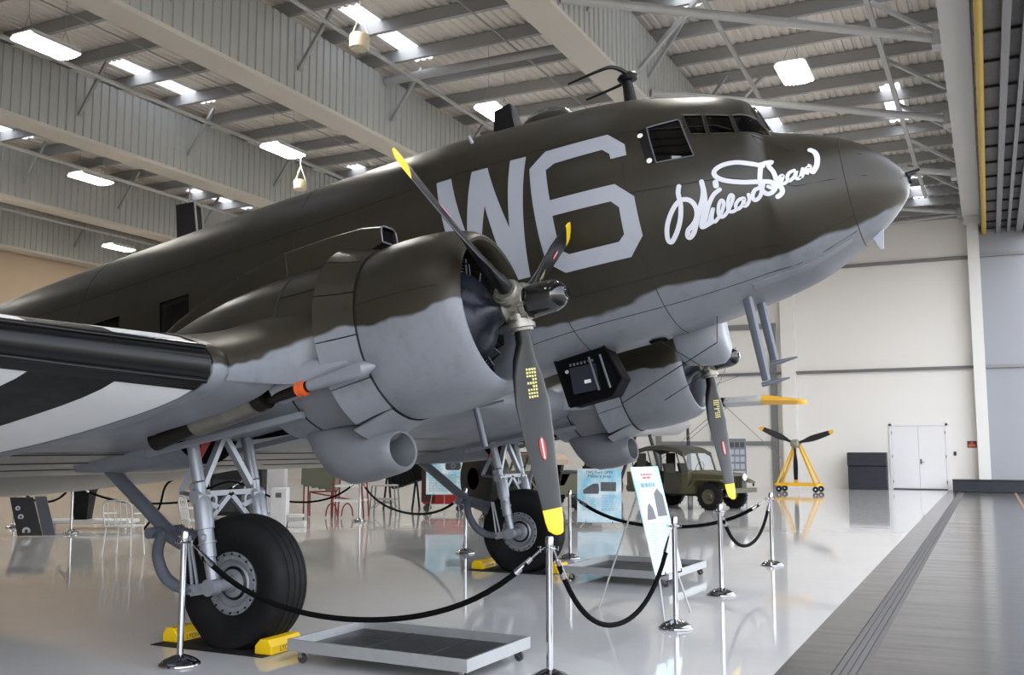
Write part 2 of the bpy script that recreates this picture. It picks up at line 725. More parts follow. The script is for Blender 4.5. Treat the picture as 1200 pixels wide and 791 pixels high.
# purlins
pur = {}
PY = [21.3 + 1.92 * k for k in range(-15, 18)]
bays = [(-8, -.55), (-16, -8), (-24, -16), (-32, -24), (-40, -32)]
for x0, x1 in bays:
    w = x1 - x0
    for y in PY:
        if not (YF < y < YE - .3):
            continue
        key = round(w, 2)
        if key not in pur:
            mb = MB()
            pr = [(-.1, 0), (0.03, 0), (.03, .04), (-.06, .04), (-.06, .28), (.12, .28), (.12, .34), (-.1, .34)]
            mb.prism(pr, 'x', 0, w)
            pur[key] = obj('purlin', mb, 'purlin_grey', ceil, False)
            pur[key].location = (x0, y, 12.74)
        else:
            shared('purlin', pur[key], ceil, (x0, y, 12.74))
# girders (a clad box beam with a plain bottom flange)
g0 = None
for xg in (-8, -16, -24, -32, -40):
    if g0 is None:
        mb = MB()
        mb.box((-.4, YF, 10.66), (.4, YE, 10.70))
        mb.box((-.38, YF, 10.70), (.38, YE, 10.78))
        g0 = obj('girder', mb, 'flange_beige', ceil, False)
        g0.location = (xg, 0, 0)
        mb = MB()
        for s in (-1, 1):
            pts = []
            y = YF
            while y < YE - .01:
                pts += [(s * .37, y), (s * .37, y + .19), (s * .335, y + .21), (s * .335, y + .28)]
                y += .30
            mb.loft([[(x, yy, 10.78) for x, yy in pts], [(x, yy, 12.62) for x, yy in pts]], closed=False)
        mb.box((-.30, YF, 10.8), (.30, YE, 12.6))
        g1 = obj('cladding', mb, 'cladding_grey', g0, False)
    else:
        g = shared('girder', g0, ceil, (xg, 0, 0))
        shared('cladding', g1, g)
mb = MB()
mb.bar((0, 0, 0), (1.05, 0, 1.45), .09, .09)
kb = None
for xg in (-8, -16, -24, -32, -40):
    for y in (3.5, 11, 15.2, 19.6, 24.0, 28.4, 33, 38):
        if kb is None:
            kb = obj('knee_brace', mb, 'purlin_grey', ceil, False)
            kb.location = (xg + .37, y, 11.35)
        else:
            shared('knee_brace', kb, ceil, (xg + .37, y, 11.35))
# pipes and conduits running along the girders
for x, z, r, m in ((-14.1, 12.0, .055, 'brace_grey'), (-22.0, 12.0, .07, 'brace_grey'), (-29.95, 12.0, .07, 'girder_white'), (-38.2, 12.0, .06, 'girder_white'),
                   (-17.6, 12.5, .02, 'purlin_grey'), (-20.4, 12.55, .02, 'purlin_grey'), (-11.2, 12.55, .025, 'purlin_grey')):
    mb = MB()
    mb.tube([(x, YF, z), (x, YE, z)], r, 8)
    obj('pipe', mb, m, ceil)
for y in (24.85, 39):
    mb = MB()
    mb.tube([(-15.6, y - 1.2, 12.45), (-8.4, y - 1.2, 12.45)], .13, 12)
    obj('pipe', mb, 'brace_grey', ceil)
# tubular wind braces between girder and door header, with thin diagonals
for y in (6.3, 12.5, 18.7, 24.8, 31.0, 37.2):
    mb = MB()
    mb.tube([(-7.6, y - .7, 10.95), (-.55, y + 5.0, 10.95)], .10, 12)
    mb.box((-.75, y + 4.75, 10.75), (-.5, y + 5.2, 11.1))
    obj('brace_tube', mb, 'brace_grey', ceil)
for (p, q, w) in [((-5.6, 15, 12.6), (-5.35, 27.5, 11.4), .09), ((-2.3, 12, 12.5), (-1.75, 40, 11.2), .12)]:
    mb = MB()
    mb.bar(p, q, w, w)
    obj('brace_bar', mb, 'brace_grey', ceil, False)
for y in (23.4, 27.2, 31.0, 34.8, 38.6):
    mb = MB()
    mb.bar((-2.0, y, 12.0), (-.6, y + .9, 11.3), .09, .09)
    obj('brace_bar', mb, 'brace_grey', ceil, False)
for y in (20.2, 26.6):
    mb = MB()
    mb.bar((-7.6, y + 3, 11.3), (-5.6, y + 2.2, 12.7), .1, .1)
    obj('brace_bar', mb, 'brace_grey', ceil, False)

# ---- hanging lamps
def lamp_proto():
    t = thing('hanging_lamp', 'x', 'lamp')
    mb = MB()
    mb.box((-.36, -.66, .06), (.36, .66, .10))
    mb.prism([(-.36, .06), (-.30, .06), (-.30, .02), (-.38, -.03), (-.40, -.02)], 'y', -.66, .66)
    mb.prism([(.36, .06), (.30, .06), (.30, .02), (.38, -.03), (.40, -.02)], 'y', -.66, .66)
    obj('housing', mb, 'white_metal', t, False)
    mb = MB()
    n = 8
    for k in range(n):
        cx = -.36 + .72 * (k + .5) / n
        dz = -.05 - .05 * math.cos((k + .5 - n / 2) / (n / 2) * 1.4)
        mb.tube([(cx, -.66, dz + .05), (cx, .66, dz + .05)], .046, 8)
    obj('tubes', mb, 'lamp_glow', t)
    mb = MB()
    for y in (-.5, .5):
        mb.tube([(-.2, y, .1), (0, y, .55)], .008, 5)
        mb.tube([(.2, y, .1), (0, y, .55)], .008, 5)
        mb.tube([(0, y, .55), (0, y, 1.75)], .008, 5)
    obj('hanger_wire', mb, 'purlin_grey', t)
    return t


LN = {(-4, 24): 'wide glowing hanging lamp above the nose, alone in the right bay',
      (-12, 24): 'glowing hanging lamp seen just behind the dark vent box on the fuselage roof',
      (-20, 24): 'glowing hanging lamp with a small cream drum dangling at its near end',
      (-20, 15): 'large bright hanging lamp at the upper left corner of the photo',
      (-28, 24): 'small bright lamp hanging between the second and third girders at far left',
      (-36, 33): 'smallest lamp in view, low beside the leftmost girder just above the fuselage'}
lp0 = lamp_proto()
LPOS = {(-4, 24): (-3.95, 24.4, 11.0), (-12, 24): (-12.0, 23.8, 11.0), (-20, 24): (-19.65, 24.0, 11.0), (-20, 15): (-19.4, 15.1, 11.0),
        (-28, 24): (-27.8, 23.7, 11.0), (-36, 33): (-36.4, 32.8, 11.0)}
first = True
la = bpy.data.lights.new('lamp_light', 'AREA')
la.shape = 'RECTANGLE'
la.size, la.size_y = .7, 1.3
la.energy = LAMP_W
la.color = (1, .97, .93)
for gx in (-4, -12, -20, -28, -36):
    for gy in (15, 24, 33):
        loc = LPOS.get((gx, gy), (gx + .1, gy, 11.0))
        lab = LN.get((gx, gy), 'hanging fluorescent lamp beyond the edge of the photo')
        if first:
            t = lp0
            t.location = loc
            t['label'] = lab
            t['group'] = 'hanging hall lamps'
            first = False
        else:
            t = dup(lp0, loc, label=lab, group='hanging hall lamps')
        lo = bpy.data.objects.new('lamp_light', la)
        COL.objects.link(lo)
        lo.location = (loc[0], loc[1], loc[2] - .12)


# cream drums hanging on bridles
def drum(x, y, z, label, top):
    t = thing('hanging_drum', label, 'drum', (x, y, z), 0, 'cream drums on bridles')
    mb = MB()
    mb.lathe([(-.17, .0), (-.17, .17), (-.14, .205), (.1, .215), (.14, .2), (.16, .0)], 'z', n=24)
    obj('drum_body', mb, 'cream_plastic', t)
    mb = MB()
    for s in (-1, 1):
        mb.tube([(s * .21, 0, .0), (s * .2, 0, .14), (0, 0, .62)], .016, 6)
    mb.tube([(0, .0, .62), (0, 0, top)], .012, 6)
    obj('bridle', mb, 'cream_plastic', t)


drum(-11.3, 16.13, 9.98, 'large cream drum hanging on a bridle near the top edge, left of centre', 2.7)
drum(-19.38, 24.55, 9.98, 'small cream drum hanging below a lamp just above the fuselage', 1.09)
# loudspeaker below the third girder
t = thing('loudspeaker', 'black loudspeaker box hanging from the girder behind the fuselage at left', 'speaker', (-24.35, 25, 8.75), R(20))
mb = MB()
mb.loft([[(-.36, -.3, 0), (.34, -.3, 0), (.34, .3, 0), (-.36, .3, 0)], [(-.44, -.3, 1.15), (.18, -.3, 1.25), (.18, .3, 1.25), (-.44, .3, 1.15)]], True, True)
obj('cabinet', mb, 'speaker_black', t, False)
mb = MB()
mb.bar((.37, -.28, .02), (.21, -.28, 1.3), .04, .06)
mb.bar((.37, .28, .02), (.21, .28, 1.3), .04, .06)
mb.bar((.36, -.28, .1), (.36, .28, .1), .04, .05)
mb.bar((.22, -.28, 1.2), (.22, .28, 1.2), .04, .05)
mb.tube([(-.1, 0, 1.2), (-.1, 0, 1.92)], .03, 8)
obj('bracket', mb, 'brace_grey', t, False)
# ================================================================== THE AEROPLANE
CLY = 9.54
ROOT = Vector((-5.75, CLY, 0))
NOSE = Vector((-.542, CLY, 4.105))
PITCH = R(10)
plane = thing('airplane', 'olive drab and grey twin-engined transport plane with W6 and white script on its nose', 'airplane', ROOT)
AIR = Matrix.Translation(NOSE - ROOT) @ Matrix.Rotation(-PITCH, 4, 'Y')


def part(name, mb, m, label=None, sm=True, ang=40, parent=None):
    """a part in the airframe's own frame: x forward from the nose tip, y to port, z up"""
    if parent is None:
        return obj(name, mb, m, plane, sm, label, ang, AIR)
    return obj(name, mb, m, parent, sm, label, ang)


def pchip(x, y, q):
    n = len(x)
    h = [x[i + 1] - x[i] for i in range(n - 1)]
    d = [(y[i + 1] - y[i]) / h[i] for i in range(n - 1)]
    m = [0.] * n
    for i in range(1, n - 1):
        if d[i - 1] * d[i] > 0:
            a, b = 2 * h[i] + h[i - 1], h[i] + 2 * h[i - 1]
            m[i] = (a + b) / (a / d[i - 1] + b / d[i])
    m[0], m[-1] = d[0], d[-1]
    q = min(max(q, x[0]), x[-1])
    i = 0
    while i < n - 2 and q > x[i + 1]:
        i += 1
    t = (q - x[i]) / h[i]
    return (2 * t ** 3 - 3 * t ** 2 + 1) * y[i] + (t ** 3 - 2 * t ** 2 + t) * h[i] * m[i] + (-2 * t ** 3 + 3 * t ** 2) * y[i + 1] + (t ** 3 - t ** 2) * h[i] * m[i + 1]


XW = [0, .04, .1, .25, .5, 1, 1.5, 2, 3, 4, 8, 10, 12, 14, 17, 19.4]
WW = [0, .16, .27, .45, .64, .88, 1.03, 1.13, 1.22, 1.23, 1.23, 1.2, 1.06, .82, .4, .08]
XT = [0, .04, .1, .25, .5, .8, 1.0, 1.09, 1.19, 1.24, 1.33, 1.49, 1.8, 2.4, 3.4, 5, 7, 9, 12, 15, 19.4]
ZT = [0, .11, .205, .381, .548, .685, .752, .80, 1.06, 1.15, 1.21, 1.285, 1.38, 1.544, 1.653, 1.75, 1.76, 1.75, 1.70, 1.5, 1.1]
XB = [0, .04, .1, .25, .5, 1, 1.6, 2.3, 3.2, 4.2, 5, 6.5, 8.8, 10.5, 12.5, 15, 19.4]
ZB = [0, -.12, -.19, -.324, -.478, -.70, -.824, -.90, -.94, -1.05, -1.22, -1.31, -1.28, -1.17, -.98, -.45, .45]


def fus(q):
    return pchip(XW, WW, q), pchip(XT, ZT, q), pchip(XB, ZB, q)


def fus_pt(q, ph, off=0.):
    W, T, B = fus(q)
    zc, hh = (T + B) / 2, (T - B) / 2
    c, s = math.cos(ph), math.sin(ph)
    f = lambda v: math.copysign(abs(v) ** .95, v)
    return (-q, f(c) * (W + off), zc + f(s) * (hh + off))


def fus_y(x, z, off=.004):
    W, T, B = fus(-x)
    zc, hh = (T + B) / 2, (T - B) / 2
    t = min(1, abs((z - zc) / hh)) ** (2 / .95)
    return (W + off) * max(0, 1 - t) ** (.95 / 2)


QS = [0, .004, .012, .025, .045, .07, .1, .14, .19, .25, .32, .4, .5, .6, .7, .8, .9, .96, 1.02, 1.06, 1.08, 1.09, 1.1, 1.115, 1.13, 1.145, 1.16, 1.175, 1.19, 1.205, 1.22, 1.24, 1.27, 1.3, 1.36]
q = 1.46
while q < 19.4:
    QS.append(round(q, 3))
    q += .1 if q < 3 else .22
QS.append(19.4)
NP = 88
mb = MB()
mb.loft([[fus_pt(max(q, .0005), 2 * PI * j / NP) for j in range(NP)] for q in QS], True, True)

# openings: window pockets and the see-through cockpit, cut with prisms
WIN_REAR = [(-2.073, .901), (-1.793, .917), (-1.772, .891), (-1.681, .484), (-2.016, .503)]
WIN_A = [(-1.745, .955), (-1.58, .91), (-1.545, .675), (-1.69, .715)]
WIN_B = [(-1.555, .905), (-1.345, .845), (-1.30, .625), (-1.52, .67)]
WIN_C = [(-1.322, .842), (-1.15, .83), (-1.045, .60), (-1.278, .622)]
CABIN = [(-8.04, .63, -7.59, .255), (-9.16, .63, -8.69, .255), (-6.92, .63, -6.47, .255), (-5.80, .63, -5.35, .255), (-10.28, .63, -9.81, .255), (-11.4, .63, -10.93, .255)]


def cutter(mbs):
    mb = MB()
    for p, y0, y1 in mbs:
        mb.prism(p, 'y', y0, y1)
    return mb


cuts = []
for s in (-1, 1):
    cuts.append((WIN_REAR, s * .55, s * 1.6))
    for a, b, c, d in CABIN:
        cuts.append(([(a, b), (c, b), (c, d), (a, d)], s * 1.02, s * 1.6))
cuts += [(WIN_A, -1.6, 1.6), (WIN_B, -1.6, 1.6), (WIN_C, -1.6, 1.6)]


def cut(o, mb):
    """boolean difference, applied; the cut faces take the dark interior material"""
    c = obj('cut', mb, 'interior_black', None, False)
    c.matrix_world = o.matrix_basis if o.parent is None else o.parent.matrix_basis @ o.matrix_basis
    bpy.context.view_layer.update()
    md = o.modifiers.new('b', 'BOOLEAN')
    md.object = c
    md.operation = 'DIFFERENCE'
    md.solver = 'EXACT'
    try:
        md.material_mode = 'TRANSFER'
    except Exception:
        pass
    dg = bpy.context.evaluated_depsgraph_get()
    me = bpy.data.meshes.new_from_object(o.evaluated_get(dg))
    old = o.data
    o.modifiers.remove(md)
    o.data = me
    me.name = o.name
    bpy.data.meshes.remove(old)
    cm = c.data
    bpy.data.objects.remove(c)
    bpy.data.meshes.remove(cm)
    smooth(me, 40)


fuse = part('fuselage', mb, 'fuselage_paint')
plane.matrix_basis = Matrix.Translation(ROOT)
cut(fuse, cutter(cuts))


def decal(name, m, outer, holes=(), parent=None, off=.005, side=-1, step=.07, label=None):
    polys = [[Vector((x, z, 0)) for x, z in outer]] + [[Vector((x, z, 0)) for x, z in h] for h in holes]
    tris = tessellate_polygon(polys)
    flat = [p for pl in polys for p in pl]
    bm = bmesh.new()
    vs = [bm.verts.new(p) for p in flat]
    for t in tris:
        try:
            bm.faces.new([vs[i] for i in t])
        except ValueError:
            pass
    for _ in range(5):
        le = [e for e in bm.edges if e.calc_length() > step]
        if not le:
            break
        bmesh.ops.subdivide_edges(bm, edges=le, cuts=1)
        bmesh.ops.triangulate(bm, faces=bm.faces)
    mb = MB()
    bm.verts.index_update()
    mb.add([(v.co.x, side * fus_y(v.co.x, v.co.y, off), v.co.y) for v in bm.verts], [tuple(v.index for v in f.verts) for f in bm.faces])
    bm.free()
    return part(name, mb, m, label, True, 60, parent)


LETTER_W = [(-4.285, 0.99), (-4.112, 0.986), (-3.97, 0.308), (-3.876, 0.987), (-3.696, 0.974), (-3.512, 0.274), (-3.445, 0.974), (-3.272, 0.96), (-3.425, -0.226), (-3.616, -0.221), (-3.74, 0.561), (-3.941, -0.227), (-4.111, -0.209)]
SIX_O = [(-3.067, 0.949), (-2.439, 0.936), (-2.281, 0.774), (-2.274, 0.655), (-2.424, 0.657), (-2.432, 0.715), (-2.498, 0.78), (-2.973, 0.782), (-3.066, 0.737), (-3.059, 0.419), (-2.421, 0.401), (-2.264, 0.239), (-2.271, -0.123), (-2.428, -0.278), (-3.076, -0.27), (-3.228, -0.14), (-3.235, 0.088), (-3.235, 0.803)]
SIX_I = [(-3.06, 0.264), (-2.485, 0.248), (-2.42, 0.176), (-2.433, -0.073), (-2.498, -0.126), (-2.988, -0.12), (-3.061, -0.06)]
decal('code_letter', 'letter_grey', LETTER_W, (), fuse, label='pale grey letter W')
decal('code_numeral', 'letter_grey', SIX_O, (SIX_I,), fuse, label='pale grey numeral 6')
SCRIPT = [
(0.04, [(-1.856, 0.225), (-1.873, 0.17), (-1.875, 0.097), (-1.878, 0.04), (-1.904, -0.053), (-1.949, -0.14), (-2.005, -0.21), (-2.042, -0.235), (-2.063, -0.21), (-2.049, -0.13), (-2.014, -0.054), (-1.964, 0.019), (-1.908, 0.076), (-1.853, 0.099), (-1.8, 0.086), (-1.767, 0.05), (-1.752, -0.004), (-1.759, -0.059), (-1.785, -0.108), (-1.822, -0.142), (-1.866, -0.173), (-1.886, -0.216), (-1.871, -0.234), (-1.826, -0.203), (-1.786, -0.136), (-1.729, -0.023), (-1.681, 0.065), (-1.657, 0.146), (-1.656, 0.22)]),
(0.040, [(-1.656, 0.22), (-1.653, 0.131), (-1.665, 0.033), (-1.704, -0.071), (-1.74, -0.146), (-1.741, -0.171), (-1.689, -0.158), (-1.658, -0.148)]),
(0.036, [(-1.732, -0.165), (-1.694, -0.101), (-1.641, -0.001), (-1.582, 0.078), (-1.52, 0.114)]),
(0.029, [(-1.682, -0.159), (-1.642, -0.085), (-1.607, -0.03), (-1.642, -0.113), (-1.632, -0.15), (-1.601, -0.136), (-1.545, -0.079), (-1.512, -0.01), (-1.527, 0.018), (-1.557, -0.02), (-1.578, -0.092), (-1.557, -0.125), (-1.51, -0.101), (-1.452, -0.03), (-1.422, 0.027), (-1.442, 0.045), (-1.477, -0.01), (-1.489, -0.084), (-1.455, -0.099), (-1.418, -0.086)]),
(0.029, [(-1.341, -0.006), (-1.382, -0.011), (-1.419, -0.051), (-1.412, -0.088), (-1.366, -0.063), (-1.333, -0.008), (-1.355, -0.066), (-1.33, -0.071), (-1.297, -0.03), (-1.293, 0.016)]),
(0.033, [(-1.198, 0.053), (-1.237, 0.041), (-1.265, -0.009), (-1.251, -0.044), (-1.205, -0.023), (-1.17, 0.04), (-1.152, 0.087)]),
(0.038, [(-1.139, 0.268), (-1.159, 0.193), (-1.175, 0.107), (-1.173, 0.026), (-1.129, -0.017), (-1.071, 0.011), (-1.045, 0.079), (-1.053, 0.173), (-1.084, 0.246), (-1.052, 0.277), (-1.102, 0.279), (-1.142, 0.26)]),
(0.04, [(-1.131, 0.25), (-1.226, 0.29), (-1.338, 0.328), (-1.445, 0.33), (-1.515, 0.305), (-1.538, 0.268), (-1.516, 0.223), (-1.446, 0.178), (-1.321, 0.136), (-1.206, 0.113), (-1.099, 0.09), (-1.072, 0.062), (-1.017, 0.021), (-1.018, -0.029), (-1.059, -0.057)]),
(0.029, [(-1.119, 0.05), (-1.091, 0.03), (-1.054, 0.051), (-1.008, 0.071), (-0.983, 0.124), (-1.01, 0.117), (-1.022, 0.062), (-0.986, 0.049), (-0.947, 0.074)]),
(0.029, [(-0.885, 0.156), (-0.929, 0.139), (-0.952, 0.097), (-0.938, 0.064), (-0.891, 0.1), (-0.868, 0.146), (-0.886, 0.089), (-0.861, 0.071), (-0.831, 0.111), (-0.814, 0.157)]),
(0.029, [(-0.814, 0.157), (-0.844, 0.075), (-0.802, 0.133), (-0.769, 0.164), (-0.793, 0.096), (-0.753, 0.187), (-0.758, 0.124), (-0.74, 0.109)]),
(0.043, [(-0.739, 0.112), (-0.701, 0.164), (-0.684, 0.243), (-0.695, 0.307), (-0.73, 0.342)]),
(0.046, [(-1.54, 0.185), (-1.542, 0.154)])]


def catmull(p, n=5):
    out = []
    for i in range(len(p) - 1):
        a, b, c, d = p[max(i - 1, 0)], p[i], p[i + 1], p[min(i + 2, len(p) - 1)]
        for k in range(n):
            t = k / n
            out.append(tuple(.5 * (2 * b[j] + (c[j] - a[j]) * t + (2 * a[j] - 5 * b[j] + 4 * c[j] - d[j]) * t * t + (3 * b[j] - a[j] - 3 * c[j] + d[j]) * t ** 3) for j in range(len(b))))
    out.append(tuple(p[-1]))
    return out


mb = MB()
for si, (w, p) in enumerate(SCRIPT):
    c = catmull(p, 4)
    off = .005 + .0004 * si
    L, Rr = [], []
    for i, (x, z) in enumerate(c):
        a, b = c[max(i - 1, 0)], c[min(i + 1, len(c) - 1)]
        dx, dz = b[0] - a[0], b[1] - a[1]
        l = math.hypot(dx, dz) or 1
        h = w / 2 * 1.06
        L.append((x - dz / l * h, z + dx / l * h))
        Rr.append((x + dz / l * h, z - dx / l * h))
    P3 = lambda u: (u[0], -fus_y(u[0], u[1], off), u[1])
    mb.loft([[P3(a), P3(b)] for a, b in zip(L, Rr)], closed=False)
    for e in (c[0], c[-1]):   # round ends
        ring = [(e[0] + w * .54 * math.cos(2 * PI * k / 12), e[1] + w * .54 * math.sin(2 * PI * k / 12)) for k in range(12)]
        mb.add([P3(u) for u in ring], [tuple(range(12))])
part('name_script', mb, 'script_white', 'white brush script reading Willa Dean', True, 60, fuse)


# panes, window frames
def pane(poly, m, sides=(-1, 1), off=-.012):
    for s in sides:
        decal('window_pane', m, poly, (), fuse, off, s, .12)


def frame(poly, r=.012, m='olive_paint', sides=(-1, 1)):
    for s in sides:
        mb = MB()
        pts = []
        for i in range(len(poly)):
            a, b = poly[i], poly[(i + 1) % len(poly)]
            for k in range(4):
                t = k / 4
                x, z = a[0] + (b[0] - a[0]) * t, a[1] + (b[1] - a[1]) * t
                pts.append((x, s * fus_y(x, z, .002), z))
        pts.append(pts[0])
        mb.tube(pts, r, 6)
        part('window_frame', mb, m, None, True, 40, fuse)


pane(WIN_REAR, 'dark_glass')
frame(WIN_REAR, .007, 'gear_grey')
for p in (WIN_A, WIN_B, WIN_C):
    pane(p, 'pane_glass')
    frame(p, .008)
for a, b, c, d in CABIN:
    P = [(a, b), (c, b), (c, d), (a, d)]
    pane(P, 'dark_glass')
# rear panel of the sliding cockpit window with two pale vents
PANEL = [(-2.155, .889), (-2.085, .899), (-2.028, .505), (-2.064, .497), (-2.103, .524)]
decal('window_panel', 'cylinder_black', PANEL, (), fuse, .004)
for x, z in ((-2.133, .824), (-2.072, .536)):
    decal('vent_disc', 'marking_white', [(x + .026 * math.cos(a * PI / 8), z + .026 * math.sin(a * PI / 8)) for a in range(16)], (), fuse, .012)
# windshield panes lying on the sloped front of the cockpit
for s in (-1, 1):
    mb = MB()
    rings = []
    for q in (1.092, 1.115, 1.14, 1.165, 1.19):
        rings.append([fus_pt(q, PI / 2 + s * a, .006) for a in (.05, .14, .23, .32, .42, .52)])
    mb.loft(rings, closed=False)
    part('windshield_pane', mb, 'dark_glass', None, True, 60, fuse)
mb = MB()
mb.tube([fus_pt(q, PI / 2, .008) for q in (1.06, 1.09, 1.12, 1.15, 1.19, 1.23)], .016, 6)
part('windshield_post', mb, 'olive_paint', None, True, 40, fuse)


# skin seams: narrow dark joints following the skin
def ring_seam(q, a0=0., a1=2 * PI, r=.0035):
    mb = MB()
    n = 72
    mb.tube([fus_pt(q, a0 + (a1 - a0) * k / n, .0005) for k in range(n + 1)], r, 4)
    part('skin_seam', mb, 'seam_dark', None, False, parent=fuse)


def long_seam(q0, q1, ph, r=.0035):
    mb = MB()
    n = 50
    mb.tube([fus_pt(q0 + (q1 - q0) * k / n, ph, .0005) for k in range(n + 1)], r, 4)
    part('skin_seam', mb, 'seam_dark', None, False, parent=fuse)


ring_seam(.5)
ring_seam(2.32)
ring_seam(3.25, PI * .9, PI * 1.6)
ring_seam(6.1)
ring_seam(9.4)
ring_seam(12)
for ph in (PI + .02, PI * 1.22, PI * 1.32, PI * .84):
    long_seam(.06 if ph < 3.3 else .52, 14, ph)
    long_seam(.52, 14, PI - ph)
# belly strip along the lower nose
mb = MB()
for q0, q1 in ((.58, 1.5),):
    rings = []
    for k in range(20):
        q = q0 + (q1 - q0) * k / 19
        rings.append([fus_pt(q, PI * 1.34, .0), fus_pt(q, PI * 1.34, .008), fus_pt(q, PI * 1.37, .008), fus_pt(q, PI * 1.37, 0)])
    mb.loft(rings, True, True)
part('skin_strip', mb, 'grey_paint', None, False, parent=fuse)

# bare metal skin under the rear belly
mb = MB()
mb.loft([[fus_pt(7.2 + 6.3 * i / 24, PI * (1.27 + .46 * j / 16), .006) for j in range(17)] for i in range(25)], closed=False)
part('belly_skin', mb, 'bare_aluminium', 'bare metal belly skin', True, 60, fuse)
# roof fittings
mb = MB()
rr = []
for k in range(9):
    a = PI / 2 * k / 8
    rr.append((.20 * math.sin(a), .30 * math.cos(a)))
mb.lathe([(-.06, .30)] + [(z, r) for z, r in rr], 'z', (-3.36, 0, 1.655), 28)
ad = part('astrodome', mb, 'pane_glass', 'clear plexiglass dome')
mb = MB()
mb.lathe([(-.10, .36), (0, .34), (.035, .315), (.035, .29), (-.1, .29)], 'z', (-3.36, 0, 1.66), 28)
part('dome_rim', mb, 'olive_paint', None, True, 40, ad)
mb = MB()
mb.loft([[(-4.03, -.12, 1.60), (-3.74, -.12, 1.60), (-3.74, .12, 1.60), (-4.03, .12, 1.60)],
         [(-3.96, -.1, 2.0), (-3.76, -.1, 2.03), (-3.76, .1, 2.03), (-3.96, .1, 2.0)]], True, True)
vb = part('roof_vent', mb, 'soot_black', 'sooty dark vent box', False)
mb = MB()
mb.box((-3.765, -.085, 1.72), (-3.752, .085, 2.0))
part('vent_face', mb, 'marking_black', None, False, parent=vb)
mb = MB()
mb.loft([[(-2.44 + .07 * g * math.cos(t), .05 * g * math.sin(t), z) for t in [2 * PI * k / 14 for k in range(14)]] for z, g in ((1.42, 1.25), (1.6, 1.05), (1.8, .85), (1.9, .85))], True, True)
mb.loft([[(-2.42 + .12 * math.cos(t) * f, .10 * math.sin(t) * f, z) for t in [2 * PI * k / 14 for k in range(14)]] for z, f in ((1.86, .8), (1.9, 1), (1.93, .8), (1.945, .3))], True, True)
mast = part('antenna_mast', mb, 'prop_black')
for s in (-1, 1):
    mb = MB()
    pts = catmull([(-2.40, s * .05, 1.915), (-2.50, s * .22, 1.96), (-2.66, s * .26, 1.955), (-3.0, s * .26, 1.93)], 6)
    mb.tube(pts, [.026 - .014 * i / (len(pts) - 1) for i in range(len(pts))], 8)
    part('antenna_horn', mb, 'prop_black', None, True, 40, mast)
mb = MB()
mb.tube([(-3.955, -.70, 1.30), (-3.99, -.80, 1.50)], [.03, .018], 10)
part('drain_stub', mb, 'letter_grey')
# nose fittings
mb = MB()
mb.tube([(.0, 0, .03), (-.01, 0, .07), (.10, 0, .085)], [.02, .026, .012], 8)
mb.tube([(-.03, 0, .01), (.012, 0, .01)], .035, 10)
part('nose_probe', mb, 'prop_black')
mb = MB()
mb.prism([(-.44, -.40), (-.31, -.33), (-.355, -.56), (-.375, -.565)], 'y', -.012, .012)
part('nose_blade', mb, 'letter_grey', None, False)
# two pitot masts below the nose
for x, y, zb, xt in ((-1.585, -.34, -1.60, 0), (-1.515, -.10, -1.40, 0)):
    mb = MB()
    z0 = -.70
    prof = [(-.05, 0), (-.025, .018), (.02, .02), (.045, 0), (.02, -.02), (-.025, -.018)]
    mb.loft([[(x + a - .02, y + b, z0) for a, b in prof], [(x + a * .85, y + b * .9, zb + .03) for a, b in prof]], True, True)
    pm = part('pitot_mast', mb, 'gear_grey')
    mb = MB()
    mb.tube([(x - .05, y, zb), (x + .05, y, zb + .002), (x + .16, y, zb + .012), (x + .21, y, zb + .014)], [.022, .022, .013, .008], 10)
    part('pitot_tube', mb, 'gear_grey', None, True, 40, pm)
# blunt fairing under the belly
mb = MB()
rings = []
for x, hw, zb in ((-2.50, .20, -1.16), (-2.46, .235, -1.20), (-2.2, .245, -1.25), (-2.1, .24, -1.25), (-2.04, .22, -1.20), (-2.01, .17, -1.12)):
    ring = [(x, .30 - hw, -.72)]
    for k in range(13):
        a = PI + PI * k / 12
        ring.append((x - .02 * math.sin(a), .30 + hw * math.cos(a), -.98 + (zb + .98) * -math.sin(a)))
    ring.append((x, .30 + hw, -.72))
    rings.append(ring)
mb.loft(rings, True, True)
part('belly_fairing', mb, 'grey_paint', 'blunt grey bucket-shaped fairing')
mb = MB()
mb.lathe([(0, .09), (.012, .095), (.012, .07), (-.004, .06), (-.004, 0)], 'z', (-2.62, -.02, -.935), 20)
part('belly_port', mb, 'interior_black')
mb = MB()
mb.tube([(-2.62, -.02, -.92), (-2.2, .1, -1.32), (-2.75, .25, -1.5)], .005, 4)
mb.tube([(-1.95, -.2, -.85), (-2.0, -.2, -1.1), (-3.2, .2, -1.45)], .005, 4)
part('belly_wire', mb, 'seam_dark')
# open battery bay hanging below the belly
mb = MB()
H = [(-3.66, -.90), (-3.12, -.86), (-2.985, -1.25), (-3.11, -1.40), (-3.57, -1.43)]
mb.prism(H, 'y', -.30, .0)
bay = part('equipment_bay', mb, 'interior_black', 'open black equipment bay under the belly', False)
mb = MB()
for i in range(5):
    a, b = H[i], H[(i + 1) % 5]
    mb.tube([(a[0], -.31, a[1]), (b[0], -.31, b[1])], .016, 6)
part('bay_frame', mb, 'interior_black', None, True, 40, bay)
mb = MB()
mb.box((-3.50, -.34, -1.32), (-3.22, -.302, -1.05))
part('battery_box', mb, 'navy_black', None, False, parent=bay)
for x in (-3.30, -3.18):
    mb = MB()
    mb.tube([(x + .03, -.35, -.98), (x + .08, -.35, -1.33)], .012, 6)
    part('bay_rod', mb, 'gear_grey', None, True, 40, bay)
for k in range(7):
    mb = MB()
    x = -3.50 + k * .04
    mb.box((x, -.325, -1.03), (x + .018, -.305, -1.005))
    part('terminal', mb, 'gear_grey', None, False, parent=bay)
mb = MB()
